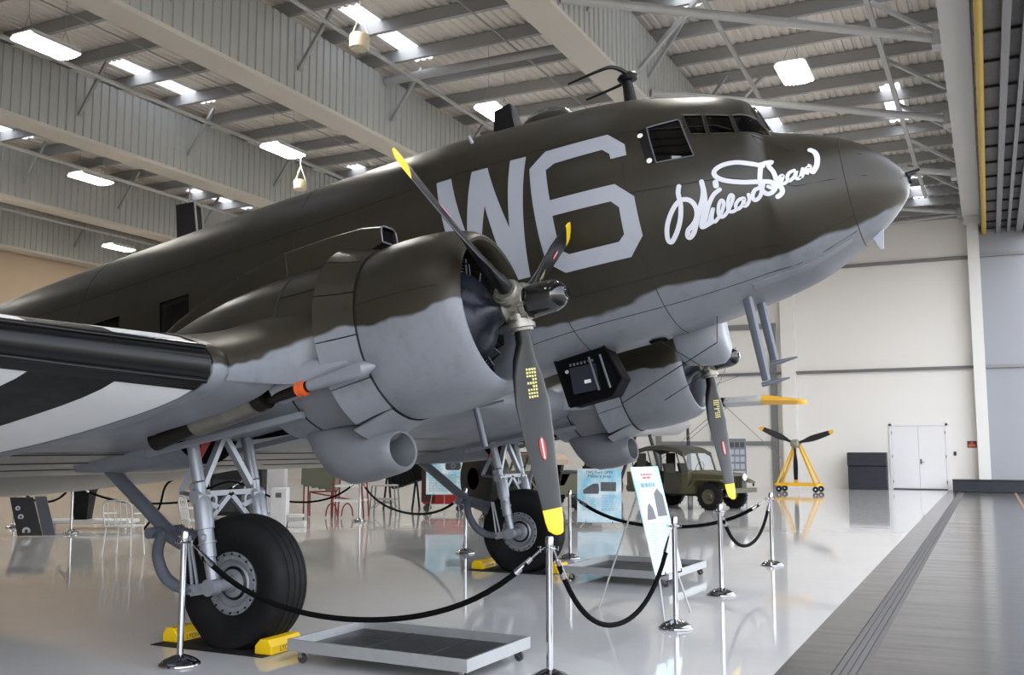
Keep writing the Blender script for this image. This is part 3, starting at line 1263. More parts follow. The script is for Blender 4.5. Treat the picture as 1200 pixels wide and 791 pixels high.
mb.box((-3.36, -.345, -1.235), (-3.29, -.341, -1.20))
part('bay_label', mb, 'script_white', None, False, parent=bay)
mb = MB()
mb.tube([(-3.53, -.34, -1.08), (-3.53, -.345, -1.08)], .02, 10)
part('bay_knob', mb, 'letter_grey', None, False, parent=bay)
# belly antenna: a post with a cross bar
mb = MB()
mb.tube([(-4.66, -.3, -1.0), (-4.60, -.3, -1.66)], .035, 10)
mb.tube([(-4.66, -.3, -1.23), (-4.30, -.3, -1.22)], .012, 6)
part('belly_antenna', mb, 'gear_grey')


# ------------------------------------------------------------------ wings
def af(s, up, tc):
    """airfoil half: chord fraction s -> height / chord"""
    yt = 5 * tc * (.2969 * math.sqrt(s) - .126 * s - .3516 * s * s + .2843 * s ** 3 - .1015 * s ** 4)
    yc = .026 * (1 - ((s - .28) / .72) ** 2) if s > .28 else .026 * (1 - ((.28 - s) / .28) ** 2)
    return yc + (yt if up else -yt)


def wing_sec(y):
    a = abs(y)
    d = max(0, a - 4.3)
    xle = -4.5 - d * .277
    xte = -8.86 + d * .012
    zle = -1.10 + d * .10
    tc = .15 - .006 * d
    if a > 13.2:
        k = min(1, (a - 13.2) / 1.28)
        sh = 1 - math.sqrt(max(0, 1 - k * k)) if k < 1 else 1
        mid = (xle + xte) / 2
        xle += (mid - .25 - xle) * sh
        xte += (mid - .25 - xte) * sh * .98
        tc *= 1 - .2 * sh
    return xle, xte, zle, tc


def wing_pt(y, s, up, off=0.):
    xle, xte, zle, tc = wing_sec(y)
    c = xle - xte
    x = xle - s * c
    z = zle + (af(s, up, tc) * c) - s * c * math.tan(R(1.5)) + (off if up else -off)
    return (x + off * (1 if s < .02 else 0), y, z)


SS = [0, .003, .01, .022, .04, .065, .1, .15, .22, .3, .4, .52, .64, .76, .88, .97, 1]


def wing_ring(y):
    return [wing_pt(y, s, True) for s in SS[::-1]] + [wing_pt(y, s, False) for s in SS[1:-1]]


mb = MB()
mb.loft([wing_ring(y) for y in (-4.3, -3.5, -2.8, -2, -1, 0, 1, 2, 2.8, 3.5, 4.3)], True, True)
cw = part('center_wing', mb, 'nacelle_paint')


def exhaust_recess(ys, grow=0.):
    m = MB()
    prof = []
    for k in range(13):
        a = PI * k / 12
        prof.append((ys + (.155 + grow) * math.cos(a), (.145 + grow) * math.sin(a)))
    ring = lambda x, z: [(x, y, z + h) for y, h in prof] + [(x, ys - .155 - grow, -1.95), (x, ys + .155 + grow, -1.95)]
    m.loft([ring(-4.30, -1.20), ring(-4.8, -1.25), ring(-5.5, -1.32), ring(-5.8, -1.42)], True, True)
    return m


bpy.context.view_layer.update()
for ys_ in (-3.54, 3.54):
    cut(cw, exhaust_recess(ys_))
# bare metal flaps and undersurface aft of the centre section
mb = MB()
for s in (-1, 1):
    mb.loft([[wing_pt(y, t, False, .004) for t in (.50, .6, .7, .8, .9, .985)] for y in (s * 1.25, s * 4.25)], closed=False)
mb.loft([[wing_pt(y, t, False, .004) for t in (.30, .5, .7, .9, .985)] for y in (-1.25, 1.25)], closed=False)
part('flap_skin', mb, 'bare_aluminium', 'bare metal flap underside', True, 40, cw)
mb = MB()
for t in (.52, .66, .8):
    mb.tube([wing_pt(-4.25 + 8.5 * k / 20, t, False, .006) for k in range(21)], .006, 4)
part('flap_seam', mb, 'seam_dark', None, False, parent=cw)
for s in (-1, 1):
    mb = MB()
    ys = [4.3, 5, 6, 7.5, 9, 10.5, 12, 13.2, 13.6, 13.95, 14.2, 14.38, 14.47]
    mb.loft([wing_ring(s * y) for y in ys], True, True)
    ow = part('outer_wing', mb, 'nacelle_paint')
    # joint band
    mb = MB()
    for y in (4.2, 4.3):
        pass
    rings = []
    for y, o in ((4.25, .0), (4.25, .012), (4.30, .016), (4.37, .012), (4.37, 0)):
        ring = []
        for t in SS[::-1]:
            p = wing_pt(s * y, t, True)
            ring.append((p[0] + o * (1.2 if t < .03 else 0), p[1], p[2] + o))
        for t in SS[1:-1]:
            p = wing_pt(s * y, t, False)
            ring.append((p[0] + o * (1.2 if t < .03 else 0), p[1], p[2] - o))
        rings.append(ring)
    mb.loft(rings)
    part('joint_band', mb, 'nacelle_paint', None, True, 40, ow)
    # rubber boot along the leading edge
    mb = MB()
    yy = [4.39, 5, 5.6, 6.2, 6.8, 7.5, 8.5, 9.5, 10.5, 11.5, 12.6]

    def chord(y):
        a = wing_sec(y)
        return a[0] - a[1]
    rings = []
    for y in yy:
        c = chord(y)
        w = .17 / c
        st = [w * k / 7 for k in range(8)]
        ring = [wing_pt(s * y, .62 * t, True, .012) for t in st[::-1]] + [wing_pt(s * y, t, False, .012) for t in st[1:]]
        rings.append([(p[0] + .012, p[1], p[2]) for p in ring])
    mb.loft(rings, closed=False)
    part('deicer_boot', mb, 'boot_black', 'glossy black rubber leading edge', True, 60, ow)
    mb = MB()
    for w, up in ((.10, False), (.115, True)):
        mb.tube([(lambda p: (p[0] + .012, p[1], p[2]))(wing_pt(s * y, (.04 if not up else .03) / chord(y) * 1.6, up, .014)) for y in yy], .02, 6)
    part('boot_tube', mb, 'boot_black', None, True, 60, ow)
    # black and white bands around the wing, behind the boot
    for k in range(5):
        y0, y1 = 4.39 + .53 * k, 4.39 + .53 * (k + 1)
        for up in (False, True):
            mb = MB()
            rings = []
            for j in range(5):
                y = y0 + (y1 - y0) * j / 4
                c = chord(y)
                a = (.17 if not up else .11) / c
                rings.append([wing_pt(s * y, a + (.985 - a) * (i / 14) ** 1.3, up, .004) for i in range(15)])
            mb.loft(rings, closed=False)
            part('invasion_stripe', mb, 'stripe_white' if k % 2 == 0 else 'stripe_black', 'white band' if k % 2 == 0 else 'black band', True, 60, ow)

# tail, mostly outside the photograph
mb = MB()
prof = [(-15.4, 1.35, .05), (-16.6, 2.3, .10), (-17.6, 3.6, .09), (-18.4, 4.1, .05)]
rings = []
for z, x0, x1, w in ((1.2, -15.2, -19.3, .14), (2.0, -16.0, -19.5, .12), (3.0, -16.9, -19.5, .09), (3.9, -17.7, -19.2, .05), (4.15, -18.2, -18.9, .015)):
    c = x0 - x1
    rings.append([(x0, 0, z), (x0 - .1 * c, w, z), (x0 - .4 * c, w, z), (x1, .01, z), (x1, -.01, z), (x0 - .4 * c, -w, z), (x0 - .1 * c, -w, z)])
mb.loft(rings, True, True)
part('tail_fin', mb, 'olive_paint')
for s in (-1, 1):
    mb = MB()
    rings = []
    for y, x0, x1, w in ((.1, -16.4, -18.9, .14), (2, -16.9, -18.9, .10), (3.6, -17.4, -18.8, .06), (4.05, -17.8, -18.6, .02)):
        c = x0 - x1
        rings.append([(x0, s * y, .85), (x0 - .12 * c, s * y, .85 + w), (x0 - .4 * c, s * y, .85 + w), (x1, s * y, .86), (x1, s * y, .84), (x0 - .4 * c, s * y, .85 - w), (x0 - .12 * c, s * y, .85 - w)])
    mb.loft(rings, True, True)
    part('tailplane', mb, 'nacelle_paint')
# ------------------------------------------------------------------ engines, propellers, landing gear
def ell(x, yc, zc, hw, top, bot, n=44):
    return [(x, yc + hw * math.cos(2 * PI * j / n), zc + ((top - zc) if math.sin(2 * PI * j / n) > 0 else (zc - bot)) * math.sin(2 * PI * j / n)) for j in range(n)]


ZE = -.87
BR = [.2, .3, .42, .55, .75, 1.0, 1.25, 1.45, 1.56, 1.65, 1.71, 1.74, 1.753]
BC = [.12, .13, .19, .25, .305, .29, .255, .222, .208, .195, .165, .115, .05]
BT = [.12, .105, .075, .058, .044, .034, .026, .020, .017, .015, .012, .009, .004]
BP = [60, 54, 47, 42, 35, 29, 25, 22, 21, 20, 20, 20, 20]


def blade_frame(ang, r, pitch):
    a, p = R(ang), R(pitch)
    rad = Vector((0, math.cos(a), math.sin(a)))
    tan = Vector((0, -math.sin(a), math.cos(a)))
    xx = Vector((1, 0, 0))
    c = tan * math.cos(p) + xx * math.sin(p)      # trailing to leading edge
    n = xx * math.cos(p) - tan * math.sin(p)      # out of the cambered front face
    return rad, c, n


def blade_mesh(ang, scale=1.):
    mb = MB()
    rings = []
    N = 20
    for r, ch, th, pt in zip(BR, BC, BT, BP):
        rad, c, n = blade_frame(ang, r, pt)
        ring = []
        for j in range(N):
            t = 2 * PI * j / N
            u = math.cos(t) * ch / 2
            w = math.sin(t) * th / 2
            w = w * (1.25 if w > 0 else .75)
            ring.append(tuple((rad * r + c * (u - .02 * (ch > .15)) + n * w) * scale))
        rings.append(ring)
    mb.loft(rings, True, True)
    for i in range(len(mb.mi)):
        seg = i // N
        mb.mi[i] = 1 if seg >= 8 and i < N * (len(rings) - 1) or i == len(mb.mi) - 1 else 0
    return mb


def off_mb(mb, d):
    mb.v = [(v[0] + d[0], v[1] + d[1], v[2] + d[2]) for v in mb.v]
    return mb


def blade_patch(ang, r0, r1, w0, w1, cx, d, curve=False):
    """small flat print on the blade's front face"""
    mb = MB()
    pts = []
    for i in range(9 if curve else 2):
        f = i / (8 if curve else 1)
        r = r0 + (r1 - r0) * f
        w = w0 * math.sqrt(max(.01, 1 - (2 * f - 1) ** 2)) if curve else w0
        k = 0
        while k < len(BR) - 2 and r > BR[k + 1]:
            k += 1
        g = (r - BR[k]) / (BR[k + 1] - BR[k])
        L = lambda A: A[k] + (A[k + 1] - A[k]) * g
        rad, c, n = blade_frame(ang, r, L(BP))
        ch = L(BC)
        row = []
        for e in (-1, -.5, 0, .5, 1):
            u = cx + e * w
            h = L(BT) / 2 * 1.25 * math.sqrt(max(0, 1 - (2 * (u + .02) / ch) ** 2)) + .004
            row.append(tuple(rad * r + c * u + n * h))
        pts.append(row)
    mb.loft(pts, closed=False)
    return off_mb(mb, d)


def engine(yc, angs, side):
    word = 'near engine' if side < 0 else 'far engine'
    rings = []
    for x, hw, top, bot in ((-3.95, .66, -.20, -1.53), (-4.3, .68, -.165, -1.535), (-4.6, .68, -.15, -1.535), (-5.0, .665, -.145, -1.54), (-5.4, .635, -.185, -1.55), (-5.8, .59, -.26, -1.56),
                            (-6.2, .53, -.36, -1.56), (-6.6, .46, -.46, -1.53), (-7.0, .36, -.57, -1.48), (-7.4, .22, -.68, -1.42), (-7.7, .06, -.78, -1.36)):
        rings.append(ell(x, yc, ZE, hw, top, bot))
    mb = MB()
    mb.loft(rings, True, True)
    nac = part('nacelle', mb, 'nacelle_paint', 'olive and grey nacelle of the ' + word)
    bpy.context.view_layer.update()
    mb = MB()
    mb.box((-6.05, yc - .40, -1.75), (-4.95, yc + .40, -1.15))
    cut(nac, mb)
    cut(nac, exhaust_recess(yc + side * .72, .004))
    # fairing that blends the nacelle side into the wing's leading edge
    NX = [(-r_[0][0], max(abs(p[1] - yc) for p in r_), max(p[2] for p in r_), min(p[2] for p in r_)) for r_ in rings]

    def nac_y(x, z):
        xs_ = [n_[0] for n_ in NX]
        g = lambda c: pchip(xs_, [n_[c] for n_ in NX], -x)
        hw, tp, bt = g(1), g(2), g(3)
        t = (z - ZE) / ((tp - ZE) if z > ZE else (ZE - bt))
        return hw * math.sqrt(max(0, 1 - min(1, abs(t)) ** 2))
    for s in (-1, 1):
        mb = MB()
        ye = yc + s * 1.40 if s == (1 if yc > 0 else -1) else yc + s * 1.0
        cont = [(t, True) for t in (.34, .25, .17, .11, .065, .035, .015, .004)] + [(0, True)] + [(t, False) for t in (.004, .012)]
        cols = []
        for t, up in cont:
            w_ = wing_pt(ye, t, up, .004)
            lead = max(0, 1 - t / .30)
            xn = min(-4.12, w_[0] + .10 + .34 * lead)
            zn = w_[2] + (.20 * lead + .05 if up else -.04 * lead)
            y0 = yc + s * (nac_y(xn, zn) - .012)
            col = []
            for k in range(11):
                f = k / 10
                a, b, c = (1 - f) ** 2, 2 * f * (1 - f), f * f
                col.append((a * xn + b * (w_[0] + .05) + c * w_[0], a * y0 + b * (y0 + s * .06) + c * w_[1], a * zn + b * (w_[2] + zn) / 2 + c * w_[2]))
            cols.append(col)
        mb.loft(cols, closed=False)
        part('wing_fairing', mb, 'nacelle_paint', None, True, 80, nac)
    # seams of the nacelle panels
    for x in (-4.66,):
        mb = MB()
        k = (.6815, -.1485, -1.5365)
        mb.tube(ell(x, yc, ZE, k[0] + .0, k[1], k[2], 60) + ell(x, yc, ZE, *k, 60)[:1], .007, 4)
        part('panel_seam', mb, 'seam_dark', None, False, parent=nac)
    for a in (35, 145, 200, 340):
        mb = MB()
        t = R(a)
        pts = []
        for x, hw, top, bot in ((-4.0, .662, -.195, -1.53), (-4.3, .683, -.163, -1.537), (-4.64, .681, -.149, -1.537)):
            pts.append((x, yc + hw * math.cos(t), ZE + ((top - ZE) if math.sin(t) > 0 else (ZE - bot)) * math.sin(t)))
        mb.tube(pts, .006, 4)
        part('panel_seam', mb, 'seam_dark', None, False, parent=nac)
    # lip strip along the bottom edge of the nacelle side
    for s in (-1, 1):
        mb = MB()
        mb.bar((-4.6, yc + s * .50, -1.405), (-6.25, yc + s * .50, -1.43), .05, .05)
        part('side_strip', mb, 'grey_paint', None, False, parent=nac)
    # engine cowling
    mb = MB()
    prof = [(-3.86, .60), (-3.4, .62), (-3.25, .56), (-3.14, .538), (-3.07, .542), (-3.035, .56), (-3.03, .585), (-3.05, .615), (-3.10, .645), (-3.18, .672), (-3.3, .695), (-3.45, .71), (-3.6, .715), (-3.75, .712), (-3.87, .70), (-3.875, .69), (-3.86, .60)]
    mb.lathe(prof, 'x', (0, yc, -.865), 72)
    cowl = part('engine_cowling', mb, 'nacelle_paint', 'engine cowling of the ' + word)
    mb = MB()
    mb.lathe([(-3.868, .708), (-3.874, .708), (-3.88, .69)], 'x', (0, yc, -.865), 72)
    part('cowl_seam', mb, 'seam_dark', None, True, 40, cowl)
    for a in (12, 168):
        mb = MB()
        mb.tube([(x, yc + (r + .001) * math.cos(R(a)), -.865 + (r + .001) * math.sin(R(a))) for x, r in prof[9:15]], .004, 4)
        part('cowl_seam', mb, 'seam_dark', None, False, parent=cowl)
    # cowl flaps: a flared ring of plates
    nf = 11
    for k in range(nf):
        a0 = -62 + k * (304 / nf)
        a1 = a0 + 304 / nf - .8
        mb = MB()
        A = [R(a0 + (a1 - a0) * i / 4) for i in range(5)]
        inner = lambda x, r: [(x, yc + r * math.cos(a), -.865 + r * math.sin(a)) for a in A]
        mb.loft([inner(-3.885, .695), inner(-3.885, .708), inner(-4.05, .745), inner(-4.20, .79), inner(-4.20, .782), inner(-4.05, .735), inner(-3.885, .695)], closed=False)
        for x0 in (0, 4):
            pass
        fl = obj('cowl_flap', mb, 'nacelle_paint', plane, True, None, 40, AIR)
    # chin plate of the lower flaps
    mb = MB()
    A = [R(-118 + 56 * i / 8) for i in range(9)]
    mb.loft([[(x, yc + r * math.cos(a), -.865 + r * math.sin(a)) for a in A] for x, r in ((-3.885, .712), (-4.0, .75), (-4.22, .83), (-4.22, .82), (-3.9, .70))], closed=False)
    part('chin_flap', mb, 'grey_paint')
    # the engine itself
    mb = MB()
    mb.lathe([(-3.66, .60), (-3.66, .0)], 'x', (0, yc, ZE), 40)
    eng = part('engine', mb, 'interior_black', 'dark radial engine of the ' + word)
    mb = MB()
    mb.lathe([(-3.55, .35), (-3.40, .37), (-3.29, .365), (-3.22, .335), (-3.17, .28), (-3.13, .21), (-3.09, .15), (-3.0, .10), (-2.9, .085)], 'x', (0, yc, ZE), 32)
    part('crankcase', mb, 'engine_grey', None, True, 50, eng)
    c0 = None
    for row, x, a_off in ((0, -3.36, 0), (1, -3.52, 360 / 14)):
        for k in range(7):
            a = 90 + a_off + k * 360 / 7
            if c0 is None:
                mb = MB()
                pr = [(.20, .07)]
                for f in range(9):
                    r = .26 + f * .026
                    pr += [(r, .072), (r, .098), (r + .009, .098), (r + .009, .072)]
                pr += [(.50, .085), (.535, .085), (.545, 0)]
                mb.lathe(pr, 'z', (0, 0, 0), 14)
                mb.box((-.075, -.045, .50), (.085, .045, .575))
                c0 = part('cylinder', mb, 'cylinder_black', None, True, 30, eng)
                c = c0
            else:
                c = shared('cylinder', c0, eng)
            c.matrix_basis = Matrix.Translation((x, yc, ZE)) @ Matrix.Rotation(-R(a - 90), 4, 'X') if False else Matrix.Translation((x, yc, ZE)) @ Matrix.Rotation(R(a - 90), 4, 'X')
            if row == 0:
                for e in (-9, 9):
                    mb = MB()
                    p = lambda r, xx, g: (xx, yc + r * math.cos(R(g)), ZE + r * math.sin(R(g)))
                    mb.tube([p(.24, -3.30, a + e * 1.6), p(.50, -3.28, a + e)], .014, 6)
                    part('pushrod_tube', mb, 'cylinder_black', None, True, 40, eng)
    mb = MB()
    for k in range(14):
        a = R(k * 360 / 14 + 6)
        mb.tube([(-3.24, yc + .30 * math.cos(a), ZE + .30 * math.sin(a)), (-3.22, yc + .42 * math.cos(a + .1), ZE + .42 * math.sin(a + .1)), (-3.36, yc + .50 * math.cos(a + .12), ZE + .50 * math.sin(a + .12))], .008, 5)
    mb.lathe([(-3.25, .29), (-3.235, .305), (-3.25, .32), (-3.265, .305), (-3.25, .29)], 'x', (0, yc, ZE), 36)
    part('ignition_harness', mb, 'engine_grey', None, True, 40, eng)
    # propeller
    H = (-2.86, yc, ZE)
    mb = MB()
    mb.lathe([(-.10, .07), (-.10, .125), (-.075, .135), (-.05, .125), (-.03, .12), (.04, .12), (.06, .135), (.09, .135), (.10, .115), (.12, .11)], 'x', H, 32)
    for a in angs:
        rad, c, n = blade_frame(a, .2, 0)
        hv = Vector(H)
        mb.tube([hv + rad * .05, hv + rad * .15, hv + rad * .152, hv + rad * .185, hv + rad * .19, hv + rad * .21], [.095, .095, .112, .112, .095, .09], 20)
        for e in (-1, 1):
            b = hv + rad * .10 + c * (.085 * e)
            mb.tube([b + n * .06, b + n * .105], .018, 8)
            mb.tube([b - n * .02 + c * .02 * e, b + n * .02 + c * .02 * e], .03, 8)
    prop = part('propeller', mb, 'hub_metal', 'three-bladed propeller of the ' + word, True, 35)
    mb = MB()
    mb.lathe([(.08, .118), (.10, .125), (.14, .128), (.26, .126), (.31, .122), (.35, .11), (.385, .088), (.41, .055), (.415, .045), (.415, .04), (.43, .038), (.432, 0)], 'x', H, 36)
    part('propeller_dome', mb, 'dome_black', None, True, 40, prop)
    for a in angs:
        mb = off_mb(blade_mesh(a), H)
        part('blade', mb, ['prop_black', 'prop_yellow'], None, True, 60, prop)
        part('blade_emblem', blade_patch(a, 1.02, 1.20, .03, .03, -.02, H, True), 'decal_red', None, True, 60, prop)
        part('emblem_stripe', off_mb(blade_patch(a, 1.035, 1.185, .006, .006, -.02, H), (.0015, 0, 0)), 'marking_white', None, True, 60, prop)
        rnd = random.Random(5)
        mb = MB()
        for row in range(9):
            if row in (3, 5):
                n_ = 2
            else:
                n_ = 4
            for col in range(n_):
                r0 = .50 + row * .026
                cx = .03 - col * .022 - (.0 if n_ == 4 else .0) - row * .002
                w = .007 + .002 * rnd.random()
                q = blade_patch(a, r0, r0 + .014 + .004 * rnd.random(), w, w, cx, H)
                mb.add(q.v, q.f)
        part('blade_stencil', mb, 'decal_yellow', None, False, parent=prop)
    # carburettor air scoop on top
    mb = MB()
    rings = []
    for x, hw, zt, zb in ((-3.90, .115, .045, -.10), (-4.1, .12, .085, -.16), (-4.4, .13, .092, -.2), (-4.9, .14, .078, -.25), (-5.3, .14, .025, -.3), (-5.8, .125, -.10, -.36), (-6.2, .09, -.22, -.45), (-6.5, .03, -.33, -.5)):
        ring = [(x, yc - hw, zb), (x, yc - hw, zt - .06), (x, yc - hw * .9, zt - .02), (x, yc - hw * .6, zt), (x, yc + hw * .6, zt), (x, yc + hw * .9, zt - .02), (x, yc + hw, zt - .06), (x, yc + hw, zb)]
        rings.append(ring)
    mb.loft(rings, False, True)
    scoop = part('air_scoop', mb, 'nacelle_paint', 'long air scoop on top of the nacelle', True, 35)
    mb = MB()
    mb.box((-3.99, yc - .10, -.10), (-3.93, yc + .10, .03))
    part('scoop_mouth', mb, 'interior_black', None, False, parent=scoop)
    mb = MB()
    mb.tube([rings[0][i] for i in (0, 1, 2, 3, 4, 5, 6, 7, 0)], .008, 5)
    part('scoop_rim', mb, 'gear_grey', None, False, parent=scoop)
    mb = MB()
    mb.tube([(-4.86, yc - .141, -.18), (-4.86, yc - .141, .02), (-4.86, yc - .08, .083), (-4.86, yc + .08, .083), (-4.86, yc + .141, .02)], .005, 4)
    mb.tube([(-4.25, yc - .13, -.172), (-4.5, yc - .138, -.165), (-5.0, yc - .145, -.165), (-5.5, yc - .14, -.215), (-6.1, yc - .105, -.335)], .012, 4)
    part('scoop_seam', mb, 'seam_dark', None, False, parent=scoop)
    # oil cooler scoop below
    mb = MB()
    rings = []
    oc = (('a', -4.04, .205, -1.625, -1.93), ('b', -4.06, .225, -1.605, -1.95), ('c', -4.15, .235, -1.58, -1.965), ('d', -4.35, .25, -1.5, -1.985), ('e', -4.55, .25, -1.4, -1.975), ('f', -4.70, .225, -1.4, -1.90), ('g', -4.80, .18, -1.4, -1.76), ('h', -4.88, .12, -1.4, -1.60))
    for _, x, hw, zt, zb in oc:
        rings.append(ell(x, yc, (zt + zb) / 2, hw, zt, zb, 28))
    inner = [ell(-4.05, yc, -1.778, .19, -1.64, -1.915, 28), ell(-4.35, yc, -1.76, .19, -1.6, -1.92, 28)]
    mb.loft(inner[::-1] + rings, True, True)
    oil = part('oil_cooler_scoop', mb, 'dull_grey_paint', 'grey oil cooler scoop below the ' + word)
    mb = MB()
    mb.lathe([(-4.33, .17), (-4.33, 0)], 'x', (0, yc, -1.76), 24)
    part('cooler_core', mb, 'soot_black', None, False, parent=oil)
    # panels of the accessory cowl
    for s in (-1, 1):
        mb = MB()
        A = [R((-20 if s > 0 else 200) - s * 8 * i * .9) for i in range(8)]
        mb.loft([[(x, yc + r * math.cos(a), ZE + r * math.sin(a)) for a in A] for x, r in ((-4.02, .672), (-4.02, .69), (-4.62, .69), (-4.62, .672))], closed=False)
        part('access_panel', mb, 'dull_grey_paint')
    # exhaust on the outboard side (both engines show the same side to the right)
    ys = yc + side * .72
    mb = MB()
    mb.tube([(-3.72, ys + side * .03, -1.22), (-3.80, ys + side * .05, -1.225), (-4.05, ys + side * .04, -1.235), (-4.34, ys + side * .03, -1.248)], [.012, .058, .052, .042], 16)
    ex = part('exhaust_shroud', mb, 'grey_paint')
    mb = MB()
    mb.tube([(-4.32, ys + side * .03, -1.247), (-4.45, ys + side * .03, -1.255), (-4.58, ys + side * .03, -1.262), (-4.8, ys, -1.26)], [.045, .047, .047, .05], 14)
    mb.tube([(-4.74, ys + side * .02, -1.235), (-4.83, ys + side * .02, -1.245)], [.105, .105], 18)
    mb.tube([(-4.80, ys + side * .02, -1.243), (-5.5, ys + side * .02, -1.312)], .06, 10)
    exp_ = part('exhaust_pipe', mb, 'exhaust_dark')
    mb = MB()
    mb.tube([(-5.44, ys + side * .02, -1.305), (-5.58, ys + side * .02, -1.325), (-5.9, ys + side * .04, -1.385)], [.092, .086, .082], 18, False)
    part('tail_pipe', mb, 'exhaust_dark', None, True, 40, exp_)
    mb = MB()
    mb.tube([(-4.83, ys + side * .02, -1.245), (-5.46, ys + side * .02, -1.308)], [.122, .116], 22)
    part('heat_exchanger', mb, 'exhaust_steel', None, True, 40, exp_)
    mb = MB()
    mb.tube([(-4.345, ys + side * .03, -1.248), (-4.43, ys + side * .03, -1.254)], [.055, .055], 14)
    mb.tube([(-4.36, ys + side * .03, -1.25), (-4.372, ys + side * .03, -1.25)], [.064, .064], 14)
    mb.tube([(-4.41, ys + side * .03, -1.25), (-4.422, ys + side * .03, -1.25)], [.064, .064], 14)
    part('exhaust_clamp', mb, 'clamp_orange', 'orange exhaust joint', True, 40, exp_)
    # grey saddle hugging the exhaust
    mb = MB()
    mb.tube([(-4.0, ys - side * .06, -1.12), (-4.35, ys - side * .05, -1.14), (-4.66, ys - side * .05, -1.17)], [.03, .13, .15], 14)
    part('exhaust_fairing', mb, 'grey_paint')


engine(-2.82, (272.5, 32.5, 152.5), -1)
engine(2.82, (269, 29, 149), 1)


# landing gear in hall coordinates
def gear(yc, word):
    G = Matrix.Translation(-ROOT)

    def gp(name, mb, m, label=None, ang=40, parent=None):
        if parent is None:
            return obj(name, mb, m, plane, True, label, ang, G)
        return obj(name, mb, m, parent, True, label, ang)
    ax = Vector((-5.80, yc, .53))
    # tyre
    mb = MB()
    pr = [(-.13, .25), (-.17, .30), (-.205, .38), (-.212, .45), (-.19, .52), (-.15, .552), (-.115, .563), (-.11, .556), (-.10, .556), (-.095, .567), (-.045, .572), (-.04, .563), (-.03, .563), (-.025, .572),
          (.025, .572), (.03, .563), (.04, .563), (.045, .572), (.095, .567), (.10, .556), (.11, .556), (.115, .563), (.15, .552), (.19, .52), (.212, .45), (.205, .38), (.17, .30), (.13, .25)]
    mb.lathe(pr, 'y', tuple(ax), 64)
    mb.v = [(x, y + (.25 * (y - yc) * max(0, .12 - z) / .12), max(z, .006)) for x, y, z in mb.v]
    ty = gp('main_wheel', mb, 'tyre_rubber', 'large black tyre of the ' + word)
    mb = MB()
    for s in (-1, 1):
        mb.lathe([(s * .13, .26), (s * .155, .262), (s * .16, .245), (s * .15, .235), (s * .15, .20), (s * .125, .19), (s * .115, .16), (s * .14, .12), (s * .15, .07), (s * .19, .06), (s * .195, 0)], 'y', tuple(ax), 40)
        for k in range(16):
            a = 2 * PI * k / 16
            mb.tube([(ax.x + .217 * math.cos(a), yc + s * .148, ax.z + .217 * math.sin(a)), (ax.x + .217 * math.cos(a), yc + s * .16, ax.z + .217 * math.sin(a))], .009, 6)
    gp('wheel_hub', mb, 'hub_grey', None, 35, ty)
    for s in (-1, 1):
        mb = MB()
        mb.lathe([(s * .116, .155), (s * .142, .122), (s * .142, .118), (s * .118, .15), (s * .116, .155)], 'y', tuple(ax), 36)
        for k in range(18):
            a = 2 * PI * (k + .5) / 18
            mb.tube([(ax.x + .245 * math.cos(a), yc + s * .14, ax.z + .245 * math.sin(a)), (ax.x + .245 * math.cos(a), yc + s * .1625, ax.z + .245 * math.sin(a))], .011, 6)
        gp('hub_slot', mb, 'cylinder_black', None, 35, ty)
    for s in (-1, 1):
        y = yc + s * .345
        mb = MB()
        mb.tube([(-6.13, y, 1.80), (-6.02, y, 1.38)], .052, 16)
        leg = gp('upper_leg', mb, 'gear_silver')
        mb = MB()
        mb.tube([(-6.015, y, 1.37), (-6.0, y, 1.30), (-5.985, y, 1.24)], [.05, .045, .05], 14)
        mb.tube([(-6.0, y - .075, 1.255), (-6.0, y + .075, 1.255)], .055, 14)
        mb.tube([(-6.05, y - .05, 1.335), (-6.05, y + .05, 1.335)], .03, 10)
        gp('knee_joint', mb, 'gear_silver', None, 40, leg)
        mb = MB()
        mb.tube([(-5.985, y, 1.25), (-5.975, y, 1.21), (-5.93, y, .99), (-5.928, y, .985), (-5.88, y, .76), (-5.875, y, .755), (-5.83, y, .58)], [.06, .075, .078, .066, .066, .05, .048], 18)
        mb.tube([(-5.905, y, .88), (-5.90, y, .865)], .078, 16)
        leg2 = gp('shock_strut', mb, 'gear_silver')
        mb = MB()
        mb.tube([(-5.84, y - .05, .52), (-5.84, y + .06, .52)], .07, 16)
        mb.tube([(-5.80, y - s * .03, .53), (-5.80, yc + s * .15, .53)], .05, 14)
        mb.bar((-5.84, y, .52), (-6.05, y, .48), .06, .09)
        mb.tube([(-6.03, y - .04, .485), (-6.03, y + .05, .485)], .035, 10)
        gp('axle_fitting', mb, 'gear_silver', None, 35, leg2)
        mb = MB()
        for dx in (-.14, -.20):
            mb.tube([(-5.98 + dx * .4 - .06, y, .93), (-5.85 + dx, y, .50)], .014, 8)
        mb.tube([(-5.86, y + .09 * s, .93), (-5.95, y - .02 * s, .95)], .022, 8)
        gp('torque_rod', mb, 'gear_silver', None, 40, leg2)
        # wishbone half that clears the tyre
        mb = MB()
        pts = catmull([(-6.60, yc + s * .16, .90), (-6.50, yc + s * .30, .75), (-6.36, yc + s * .345, .58), (-6.20, y, .50), (-6.02, y, .485)], 5)
        mb.tube(pts, [.05] * (len(pts) - 6) + [.045] * 6, 12)
        gp('drag_fork', mb, 'gear_grey')
    # tall N brace between the legs
    mb = MB()
    ap = (-6.08, yc, 1.78)
    for s in (-1, 1):
        mb.bar(ap, (-6.02, yc + s * .30, 1.34), .05, .06, up=(1, 0, 0))
    mb.tube([(-6.08, yc - .06, 1.78), (-6.08, yc + .06, 1.78)], .05, 12)
    gp('a_frame', mb, 'gear_silver')
    mb = MB()
    mb.bar((-6.16, yc - .10, 1.74), (-6.235, yc - .165, 1.53), .045, .06)
